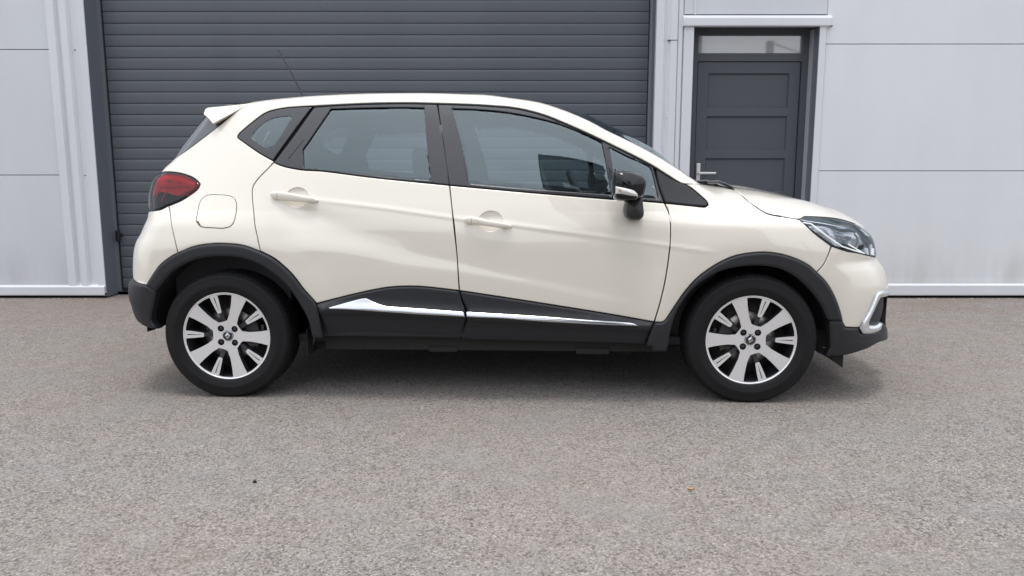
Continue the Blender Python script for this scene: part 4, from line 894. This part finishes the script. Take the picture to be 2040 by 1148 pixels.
# ---- mud deflectors
m = B(); g_ = S['gap_flap']; m.add([(x, -.80, z) for x, z in g_]+[(x+.01, -.66, z) for x, z in g_], [(0, 1, 2, 3), (4, 5, 6, 7), (0, 1, 5, 4), (1, 2, 6, 5), (2, 3, 7, 6)]); m.build('air_deflector', M['dark'], car)
m = B(); m.box(-.905, -.900, -.84, -.66, .205, .345); m.build('mud_flap', M['dark'], car)

# ---- underbody, wheel wells, cabin lining
def well(ax, nm='wheel_well'):
    for s in (-1, 1):
        m = B(); n = 36; vs = []; fs = []; r = .405
        prof = [(r+.012, .835), (r, .80), (r, .52), (.10, .50)]
        for k in range(n+1):
            t = math.pi*k/n
            for rr, y in prof: vs.append((ax+rr*math.cos(t), s*y, .33+rr*math.sin(t)))
        q = len(prof)
        for k in range(n):
            for j in range(q-1): fs.append((k*q+j, k*q+j+1, (k+1)*q+j+1, (k+1)*q+j))
        m.add(vs, fs, True); m.build('wheel_well', M['dark'], car)
well(-1.303); well(1.303)
ub = B()
ub.box(-.93, .90, -.70, .70, .215, .26, bev=.01).box(-1.62, -.93, -.50, .50, .25, .40).box(.90, 1.95, -.50, .50, .20, .45)
ub.box(-1.35, -1.25, -.6, .6, .26, .33)
for s in (-1, 1):
    ub.box(-.83, .86, min(s*.72, s*.765), max(s*.72, s*.765), .232, .30)
    ub.box(-.30, -.15, min(s*.75, s*.775), max(s*.75, s*.775), .222, .25, bev=.008).box(.45, .62, min(s*.75, s*.78), max(s*.75, s*.78), .218, .25, bev=.008)
ub.build('underbody', M['under'], car)
# inner structure under the skins: closes every gap from behind
def inner(poly, off, mat, name='inner_structure', par=None):
    panel(name, poly, mat, par or car, proud=off, edge=.002, lip=0, inset=0, res=.06, smooth=False)
def arc(ax, r, a0, a1, n=20): return [(ax+r*math.cos(R(a0+(a1-a0)*k/n)), .33+r*math.sin(R(a0+(a1-a0)*k/n))) for k in range(n+1)]
low = [(-.86, .315), (.86, .315)] + arc(1.303, .43, 190, -10) + [(1.80, .30), (1.95, .45), (1.90, .74), (1.6, .83), (1.25, .985), (.90, .985), (.2, 1.02), (-.5, 1.11), (-.92, 1.15), (-1.2, 1.235), (-1.45, 1.25), (-1.70, 1.05), (-1.80, .7), (-1.80, .40), (-1.74, .32)] + arc(-1.303, .43, -10, 190)[::-1][::-1][::-1]
inner(low, -.045, M['interior'])
def band(line, w, off, mat): pass
# pillars and cant rail lining, seen through the glass
def lining(poly, mat=M['liner'], off=-.035, holes=()):
    panel('cabin_lining', poly, mat, car, proud=off, edge=.004, lip=.02, inset=0, res=.04, holes=holes, smooth=False)
rw = np.array(S['rear_window']); fw = np.array(S['front_window']); vw = np.array(S['vent_window']); qc = np.array(S['quarter_clear'])
def ring(poly, d): return [tuple(p) for p in offset_poly(smooth_poly(ccw(poly), .03), d)]
ztop = [(x, float(ZT(x))-.035) for x in np.linspace(1.02, -1.38, 40)]
outer = [(-1.40, 1.30), (-1.22, 1.22), (-1.0, 1.16), (-.5, 1.105), (.2, 1.015), (.9, .985), (1.02, .99)] + ztop
panel('pillar_backing', outer, M['slot'], car, proud=-.020, edge=.002, lip=.0, inset=0, res=.04, smooth=False, holes=[ring(qc, -.012), ring(rw, -.010), ring(fw, -.010), ring(vw, -.006)])
lining(outer, M['liner'], -.050, holes=[ring(qc, -.004), ring(rw, -.003), ring(fw, -.003), ring(vw, -.003)])
# headliner, floor, parcel shelf
m = strip_mesh('headliner', np.linspace(-1.42, .34, 20), lambda x: float(ZT(x)-RZ(x)*.3), lambda x: .02, M['liner'], car, down=.045)
cb = B().box(-1.6, 1.15, -.72, .72, .26, .30).box(.93, 1.16, -.68, .68, .30, .97).box(-1.62, -1.02, -.70, .70, .30, 1.02)
cb.build('cabin_floor', M['interior'], car)
db = B(); db.add([(.70, -.72, .86), (.70, .72, .86), (.62, .72, .74), (.62, -.72, .74), (.78, -.72, .985), (.78, .72, .985), (1.10, -.66, 1.02), (1.10, .66, 1.02), (1.1, -.66, .6), (1.1, .66, .6)],
       [(0, 1, 2, 3), (4, 5, 1, 0), (6, 7, 5, 4), (3, 2, 9, 8)]); db.tube([(.70, .20, .985), (.72, .37, 1.015), (.70, .56, .985)], .05, 10)
db.build('dashboard', M['interior'], car)
# steering wheel on the far side
m = B(); c0 = Vector((.52, .37, .955)); ax = Vector((.86, 0, .38)).normalized(); u = Vector((0, 1, 0)); w = ax.cross(u)
m.tube([c0+u*math.cos(t)*.185+w*math.sin(t)*.185 for t in np.linspace(0, 2*math.pi, 33)], .016, 10, cap=False)
for t in (R(90), R(0), R(180)): m.tube([c0+w*.0, c0+u*math.cos(t)*.18-w*abs(math.sin(t))*.18], [.04, .014], 8)
m.tube([c0, c0+ax*.22], [.05, .04], 10); m.build('steering_wheel', M['interior'], car)
m = B(); m.box(.40, .425, -.11, .11, 1.345, 1.405, bev=.008).tube([(.42, 0, 1.38), (.47, 0, 1.43)], .008, 8); m.build('rear_view_mirror', M['gloss_black'], car)
def seat(x, y, name, w=.25, ht=.62):
    s_ = B(); s_.box(x-.02, x+.50, y-w, y+w, .46, .60, bev=.05)
    # backrest leaning back
    n = 8; vs = []; fs = []
    for i in range(n+1):
        t = i/n; zz = .56+ht*t*.98; xx = x+.02-.20*t; ww = w*(1-.18*t*t); th = .065-.02*t
        for k in range(12):
            a_ = 2*math.pi*k/12; ca, sa = math.cos(a_), math.sin(a_)
            vs.append((xx+th*np.sign(ca)*abs(ca)**.7, y+ww*np.sign(sa)*abs(sa)**.5, zz))
    for i in range(n):
        for k in range(12): fs.append((i*12+k, i*12+(k+1) % 12, (i+1)*12+(k+1) % 12, (i+1)*12+k))
    s_.add(vs, fs, True).add(vs[-12:], [tuple(range(12))])
    o = s_.build(name, M['fabric'], car)
    hx_ = x-.20; hz_ = .56+ht+.06
    h_ = B().box(hx_-.045, hx_+.03, y-.13, y+.13, hz_-.05, hz_+.10, bev=.03); h_.tube([(hx_, y-.06, hz_-.10), (hx_, y-.06, hz_)], .006, 6).tube([(hx_, y+.06, hz_-.10), (hx_, y+.06, hz_)], .006, 6)
    h_.build('headrest', M['fabric'], o)
seat(-.17, -.36, 'front_seat', ht=.54); seat(-.17, .36, 'front_seat', ht=.54)
seat(-1.02, -.34, 'rear_seat', .30, .46); seat(-1.02, .34, 'rear_seat', .30, .46)
for s in (-1, 1):
    m = B(); m.tube([(-.235, s*.665, 1.36), (-.20, s*.70, 1.12), (-.19, s*.715, .9)], .012, 6); m.build('seat_belt', M['liner'], car)

# ================================================================== WHEELS
def rot2(p, a): c_, s_ = math.cos(a), math.sin(a); return (p[0]*c_-p[1]*s_, p[0]*s_+p[1]*c_)
RR = .2235
def wheel_parts():
    parts = []
    # tyre: carcass with shoulder, grooves cut round the tread
    T = .3215; W_ = .205
    prof = [(RR-.010, .012), (RR-.003, .004), (RR+.006, -.004), (RR+.018, -.0075), (RR+.030, -.0105), (RR+.034, -.0125), (RR+.040, -.0118), (RR+.058, -.010), (RR+.074, -.0055), (RR+.078, -.0062), (RR+.086, .001), (T-.0075, .010), (T-.003, .018), (T-.001, .028)]
    for g0 in (.052, .092, .132):
        prof += [(T, g0-.006), (T-.008, g0-.004), (T-.008, g0+.004), (T, g0+.006)]
    prof += [(T-.001, .170), (T-.004, .185), (T-.02, .200), (RR+.06, .214), (RR+.02, .205), (RR-.01, .19)]
    prof = [(r_, y+.0) for r_, y in prof]
    tm = B().lathe(prof, 120)
    me = bpy.data.meshes.new('tyre'); me.from_pydata(tm.v, [], tm.f); me.update(); me.polygons.foreach_set('use_smooth', tm.sm); me.materials.append(M['rubber'])
    parts.append(('tyre', me, M['rubber'], False))
    # shoulder blocks: lateral sipes standing proud round the tread edge
    tb = B(); N_ = 78
    for k in range(N_):
        a0 = 2*math.pi*k/N_; a1 = a0+2*math.pi/N_*.80
        for (y0, y1, r0, r1, sk) in ((.004, .046, T-.017, T+.0022, 0), (.058, .086, T-.003, T+.0018, .03), (.098, .126, T-.003, T+.0018, .05), (.138, .180, T-.004, T+.0018, .02)):
            vs = []
            for a in (a0, a1):
                vs += [((r0)*math.cos(a), y0, (r0)*math.sin(a)), ((r1 if y0 > .01 else T-.0045)*math.cos(a), y0+(.010 if y0 < .01 else 0), (r1 if y0 > .01 else T-.0045)*math.sin(a)),
                       ((r1)*math.cos(a+sk), y0+(.024 if y0 < .01 else .001), (r1)*math.sin(a+sk)), ((r1)*math.cos(a+sk), y1, (r1)*math.sin(a+sk)), ((r0)*math.cos(a+sk), y1, (r0)*math.sin(a+sk))]
            tb.add(vs, [(0, 1, 6, 5), (1, 2, 7, 6), (2, 3, 8, 7), (3, 4, 9, 8), (0, 1, 2, 3, 4), (9, 8, 7, 6, 5)])
    me = bpy.data.meshes.new('tread_blocks'); me.from_pydata(tb.v, [], tb.f); me.update(); me.materials.append(M['rubber'])
    parts.append(('tread_blocks', me, M['rubber'], True))
    # rim face, flat pattern then dished
    def dish(r): # y of the face at radius r (y grows inwards)
        t = r/RR; return .004+.016*math.cos(min(t, 1)*math.pi/2)**1.0*1.0 - .0 + (.010 if False else 0)
    outer = [(RR*math.cos(2*math.pi*k/120), RR*math.sin(2*math.pi*k/120)) for k in range(120)]
    holes = []; grooves = []
    def P(r, a): return (RR*r*math.cos(a), RR*r*math.sin(a))
    for i in range(5):
        A_ = 2*math.pi*i/5          # thin spoke direction; wide spokes lie half-way between
        wa = 2*math.pi/10           # to the neighbouring wide spoke's centre line
        def side(sg):
            # pocket boundary along the wide spoke (sg=+1 / -1), slightly curved
            o_ = []
            for r, hw in ((.945, .172), (.80, .142), (.64, .120), (.50, .106), (.42, .112)):
                ca = A_+sg*wa; bx = (RR*r*math.cos(ca), RR*r*math.sin(ca)); nx = (-math.sin(ca), math.cos(ca))
                rr = math.sqrt(max(r*r-hw*hw, 0)); bx = (RR*rr*math.cos(ca), RR*rr*math.sin(ca))
                o_.append((bx[0]-sg*nx[0]*RR*hw, bx[1]-sg*nx[1]*RR*hw))
            return o_
        def thin(sg, pts):
            ca = A_; nx = (-math.sin(ca), math.cos(ca)); return [(RR*r*math.cos(ca)+sg*nx[0]*RR*hw, RR*r*math.sin(ca)+sg*nx[1]*RR*hw) for r, hw in pts]
        sp_ = side(1); sm_ = side(-1)
        loop = list(sp_)                                   # from the ring inwards along + side
        loop += [P(.355, A_+.30), P(.335, A_+.15), P(.335, A_-.15), P(.355, A_-.30)]
        loop += sm_[::-1]
        tp = [(.935, .092), (.80, .080), (.66, .062), (.56, .050), (.535, .036)]
        rt = lambda sg: math.atan2(.092, .935)*sg
        # ring edge from the - side to the thin spoke, in and round its tip, back out to the ring
        aM = math.atan2(sm_[0][1], sm_[0][0]); aT = A_-math.atan2(.092, .935)
        def unwrap(a, ref):
            while a-ref > math.pi: a -= 2*math.pi
            while a-ref < -math.pi: a += 2*math.pi
            return a
        aM = unwrap(aM, A_); 
        for k in (1, 2, 3): loop.append(P(.945, aM+(aT-aM)*k/4))
        loop += thin(-1, tp); loop += thin(1, tp[::-1])
        aP = unwrap(math.atan2(sp_[0][1], sp_[0][0]), A_); aT2 = A_+math.atan2(.092, .935)
        for k in (1, 2, 3): loop.append(P(.945, aT2+(aP-aT2)*k/4))
        holes.append(ccw(loop))
        grooves.append(ccw(thin(1, [(.905, .012), (.60, .004)])+thin(-1, [(.60, .004), (.905, .012)])))
    bolts = []
    for k in range(4):
        a = R(45+90*k); c_ = (RR*.222*math.cos(a), RR*.222*math.sin(a)); bolts.append([(c_[0]+RR*.073*math.cos(t), c_[1]+RR*.073*math.sin(t)) for t in np.linspace(0, 2*math.pi, 22)[:-1]])
    hub = [(RR*.125*math.cos(t), RR*.125*math.sin(t)) for t in np.linspace(0, 2*math.pi, 40)[:-1]]
    hl = [np.array(h) for h in holes+grooves+bolts+[hub]]
    O_ = np.array(outer); pts = [O_]+hl; ed = []; k = 0
    for L in pts: ed += [(k+i, k+(i+1) % len(L)) for i in range(len(L))]; k += len(L)
    g = []
    for r in np.linspace(.15, .98, 22):
        nn = int(6+r*70); g += [(RR*r*math.cos(2*math.pi*j/nn), RR*r*math.sin(2*math.pi*j/nn)) for j in range(nn)]
    g = np.array(g); ok = np.ones(len(g), bool)
    for h in hl: ok &= ~pip(g, h)
    g = g[ok]; g = g[pdist(g, pts) > .003]
    V = np.concatenate(pts+[g]); vo, eo, fo, *_ = delaunay_2d_cdt([Vector(v) for v in V.tolist()], ed, [], 0, 1e-7)
    V2 = np.array([tuple(v) for v in vo]); F = np.array([f for f in fo if len(f) == 3]); c = V2[F].mean(1); ok = pip(c, O_)
    for h in hl: ok &= ~pip(c, h)
    F = F[ok]
    def fy(x, z):
        t = math.hypot(x, z)/RR; return .006 + .017*max(0, 1-t)**.9 - .004*max(0, 1-abs(t-.97)/.03)*0
    vs = [(p[0], fy(*p), p[1]) for p in V2]
    fs = []
    for f in F:
        a, b, c_ = V2[f]; fs.append(tuple(f) if ((b-a)[0]*(c_-a)[1]-(b-a)[1]*(c_-a)[0]) > 0 else tuple(f[::-1]))
    me = pydata('machined_face', vs, fs, True); me.materials.append(M['alloy']); parts.append(('machined_face', me, M['alloy'], False))
    # painted flanks of the pockets, rim barrel, links behind the thin spokes
    dk = B()
    for h, dep in [(h, .045) for h in hl[:5]]+[(h, .005) for h in hl[5:10]]+[(h, .022) for h in hl[10:14]]:
        n = len(h); vv = [(p[0], fy(*p)+.0002, p[1]) for p in h]
        c0 = h.mean(0)
        vv += [(p[0], fy(*p)+dep, p[1]) for p in h] if dep < .04 else [((p[0]), .055, (p[1])) for p in (h+0)]
        dk.add(vv, [(i, (i+1) % n, n+(i+1) % n, n+i) for i in range(n)])
        if dep < .04: dk.add(vv[n:], [tuple(range(n))])
    dk.lathe([(RR*.945, .012), (RR*.93, .06), (RR*.90, .10), (RR*.90, .19)], 80)
    for i in range(5):
        A_ = 2*math.pi*i/5; q = []
        for r, hw, y in ((.30, .050, .030), (.42, .046, .026), (.55, .040, .020)):
            for sg in (1, -1): q.append((RR*r*math.cos(A_)-sg*math.sin(A_)*RR*hw, y, RR*r*math.sin(A_)+sg*math.cos(A_)*RR*hw))
        q += [(x, y+.03, z_) for x, y, z_ in q]
        dk.add(q, [(0, 2, 3, 1), (2, 4, 5, 3), (0, 6, 8, 2), (2, 8, 10, 4), (1, 3, 9, 7), (3, 5, 11, 9), (4, 10, 11, 5)])
    # bolts in their wells
    for k in range(4):
        a = R(45+90*k); cx_, cz_ = RR*.222*math.cos(a), RR*.222*math.sin(a)
        dk.lathe([(0, .018), (.0045, .018), (.006, .020), (.0085, .021), (.0085, .035)], 6, (cx_, 0, cz_), False)
    me = bpy.data.meshes.new('rim_barrel'); me.from_pydata(dk.v, [], dk.f); me.update(); me.polygons.foreach_set('use_smooth', dk.sm); me.materials.append(M['alloy_dark'])
    parts.append(('rim_barrel', me, M['alloy_dark'], False))
    lipm = B().lathe([(RR, .0065), (RR-.001, .003), (RR-.005, .0028), (RR-.008, .0060)], 120)
    me = bpy.data.meshes.new('rim_lip'); me.from_pydata(lipm.v, [], lipm.f); me.update(); me.polygons.foreach_set('use_smooth', lipm.sm); me.materials.append(M['alloy'])
    parts.append(('rim_lip', me, M['alloy'], False))
    # centre cap with lozenge emblem
    cp_ = B().lathe([(0, .016), (RR*.085, .0163), (RR*.10, .018), (RR*.115, .0205), (RR*.125, .026)], 40)
    me = bpy.data.meshes.new('centre_cap'); me.from_pydata(cp_.v, [], cp_.f); me.update(); me.polygons.foreach_set('use_smooth', cp_.sm); me.materials.append(M['gloss_black'])
    parts.append(('centre_cap', me, M['gloss_black'], False))
    lz = B().lathe([(RR*.104, .0178), (RR*.106, .0158), (RR*.115, .0165), (RR*.117, .019)], 40)
    o4 = [(0, .083), (.062, 0), (0, -.083), (-.062, 0)]; i4 = [(0, .026), (.018, 0), (0, -.026), (-.018, 0)]
    vs = [(x*RR, .0125, z_*RR) for x, z_ in i4]+[(x*RR*.98, .0150, z_*RR*.98) for x, z_ in o4]+[(x*RR, .0165, z_*RR) for x, z_ in o4]
    vs += [(x*RR, .0165, z_*RR) for x, z_ in i4]
    lz.add(vs, [(i, (i+1) % 4, 4+(i+1) % 4, 4+i) for i in range(4)]+[(4+i, 4+(i+1) % 4, 8+(i+1) % 4, 8+i) for i in range(4)]+[(i, (i+1) % 4, 12+(i+1) % 4, 12+i) for i in range(4)])
    me = bpy.data.meshes.new('emblem'); me.from_pydata(lz.v, [], lz.f); me.update(); me.materials.append(M['chrome'])
    parts.append(('emblem', me, M['chrome'], False))
    # brake disc
    bd = B().lathe([(.060, .075), (.062, .066), (.132, .066), (.134, .074), (.134, .088)], 60)
    me = bpy.data.meshes.new('brake_disc'); me.from_pydata(bd.v, [], bd.f); me.update(); me.polygons.foreach_set('use_smooth', bd.sm); me.materials.append(M['steel'])
    parts.append(('brake_disc', me, M['steel'], False))
    bk = B().lathe([(0, .060), (.058, .060), (.062, .090), (.125, .095), (RR*.9, .15)], 40)
    me = bpy.data.meshes.new('brake_plate'); me.from_pydata(bk.v, [], bk.f); me.update(); me.polygons.foreach_set('use_smooth', bk.sm); me.materials.append(M['cast'])
    parts.append(('brake_plate', me, M['dark'], False))
    return parts
WP = wheel_parts()
def place_wheel(x, s, ang, front):
    w_ = bpy.data.objects.new('wheel', None); COL.objects.link(w_); w_.parent = car; w_.empty_display_size = .2
    # near wheels face -y; far wheels are turned round
    w_.location = (x, s*.862, .3145)
    w_.rotation_euler = (0, 0, 0) if s < 0 else (0, 0, math.pi)
    for nm, me, mt, stuff in WP:
        o = bpy.data.objects.new(nm, me); COL.objects.link(o); o.parent = w_
        if stuff: o['kind'] = 'stuff'
        if nm in ('machined_face', 'rim_barrel'): o.rotation_euler = (0, -ang, 0)
        if nm in ('emblem',): o.rotation_euler = (0, R(15) if front else R(-0), 0)
    # caliper on the trailing (rear) or leading side
    cl = B(); vs = []; fs = []; sg = 1 if not front else -1
    for k in range(9):
        t = R(5-10*0)+R(-30+70*k/8)
        for r_, y in ((.085, .052), (.150, .048), (.155, .10), (.085, .10)): vs.append((sg*r_*math.cos(t), y, r_*math.sin(t)))
    for k in range(8):
        for j in range(4): fs.append((k*4+j, k*4+(j+1) % 4, (k+1)*4+(j+1) % 4, (k+1)*4+j))
    cl.add(vs, fs).add(vs[:4], [(0, 1, 2, 3)]).add(vs[-4:], [(0, 1, 2, 3)])
    cl.tube([(sg*.07, .05, .05), (sg*.12, .045, .10)], .011, 8).box(min(sg*.16, sg*.175), max(sg*.16, sg*.175), .05, .07, -.01, .05)
    cl.build('brake_caliper', M['cast'], w_)
for x, s, a, fr_ in ((-1.303, -1, R(178), False), (1.303, -1, R(0), True), (-1.303, 1, R(20), False), (1.303, 1, R(50), True)): place_wheel(x, s, a, fr_)

# ================================================================== SMALL THINGS ON THE GROUND
rnd = random.Random(4)
def stone_mesh(m, x, y, r, sq=.6):
    n = 7; vs = []; a0 = rnd.random()*6
    for lv, k in ((-.1, .8), (.45, 1.), (1., .5)):
        for i in range(n):
            a = a0+2*math.pi*i/n; q = r*k*(.8+.4*rnd.random()); vs.append((x+q*math.cos(a), y+q*math.sin(a)*.8, r*sq*lv))
    fs = [(l*n+i, l*n+(i+1) % n, (l+1)*n+(i+1) % n, (l+1)*n+i) for l in range(2) for i in range(n)]+[tuple(range(2*n, 3*n))]
    m.add(vs, fs)
m = B(); stone_mesh(m, 0, 0, .0085, 1.0); o = m.build('pebble', M['dark']); o.location = (-.945, 2.69, 0); o['label'] = 'single tiny black pebble lying on the bare asphalt in front of the rear wheel'; o['category'] = 'pebble'
m = B(); m.add([(-.012, -.006, .004), (0, -.009, .002), (.014, 0, .007), (.002, .008, .003), (-.010, .006, .005)], [(0, 1, 2, 3, 4)]); m.add([(-.012, -.006, .002), (0, -.009, .0005), (.014, 0, .005), (.002, .008, .001), (-.010, .006, .003)], [(4, 3, 2, 1, 0)])
o = m.build('leaf', simple('dry_leaf', (.42, .24, .10), .7)); o.location = (.645, 2.63, .001); o['label'] = 'tiny dry orange leaf scrap on the asphalt in the foreground'; o['category'] = 'leaf'
g = B()
for i in range(900):
    x = rnd.uniform(-5.5, 5.5); t = rnd.random()
    if t < .5: y = 6.87-abs(rnd.gauss(0, .05)); r = rnd.uniform(.003, .009)
    else: y = rnd.uniform(1.6, 6.7); r = rnd.uniform(.002, .0055)
    if -3.68 < x < 1.25 and y > 6.8: y += .2
    stone_mesh(g, x, y, r)
gm = simple('stone_grit', (.42, .39, .36), .9, var=.5, scale=9)
g.build('loose_grit', gm, None, 'stuff')
# a few weeds in the joint between wall and asphalt
# ================================================================== BEHIND THE CAMERA (seen as reflections in glass and paint)
oh = root('opposite_hall', 'tall dark grey hall opposite that mirrors in the front door glass', 'building', (0, -8.0, 0))
wm = sheet('dark_hall_cladding', (.07, .085, .085), .6)
B().box(.86, 5.3, -9, 0, 0, 14.4).build('wall', wm, oh)
B().box(.80, 5.36, -9.1, .12, 14.42, 14.6).build('roof', M['slot'], oh)
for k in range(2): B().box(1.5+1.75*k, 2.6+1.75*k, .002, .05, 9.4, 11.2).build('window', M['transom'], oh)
lp = root('utility_post', 'slim grey post with a cable, mirrored in the pane above the side door', 'post', (7.2, -8, 0))
B().box(-.085, .085, -.085, .085, 0, 4.75).build('pole', M['jamb'], lp)
B().tube([(0, 0, 4.72), (.9, 0, 4.42), (2.5, 0, 4.0), (9, 0, 3.6)], .02, 6).build('cable', M['jamb'], lp)
tw = B()
for i in range(150):
    x = -70+i*.95+rnd.uniform(-.6, .6); r = rnd.uniform(1.6, 3.4); y = -48+rnd.uniform(-4, 4); zc = rnd.uniform(2.2, 5.4)
    n = 9; vs = []; 
    for j in range(6):
        ph = -math.pi/2+math.pi*j/5
        for k in range(n):
            a = 2*math.pi*k/n; q = r*(.8+.4*rnd.random()); vs.append((x+q*math.cos(ph)*math.cos(a), y+q*math.cos(ph)*math.sin(a), max(0, zc+q*1.1*math.sin(ph))))
    tw.add(vs, [(j*n+k, j*n+(k+1) % n, (j+1)*n+(k+1) % n, (j+1)*n+k) for j in range(5) for k in range(n)])
tw.build('far_wood', simple('wood_foliage', (.045, .065, .035), .9, var=.4, scale=1.5), None, 'stuff')
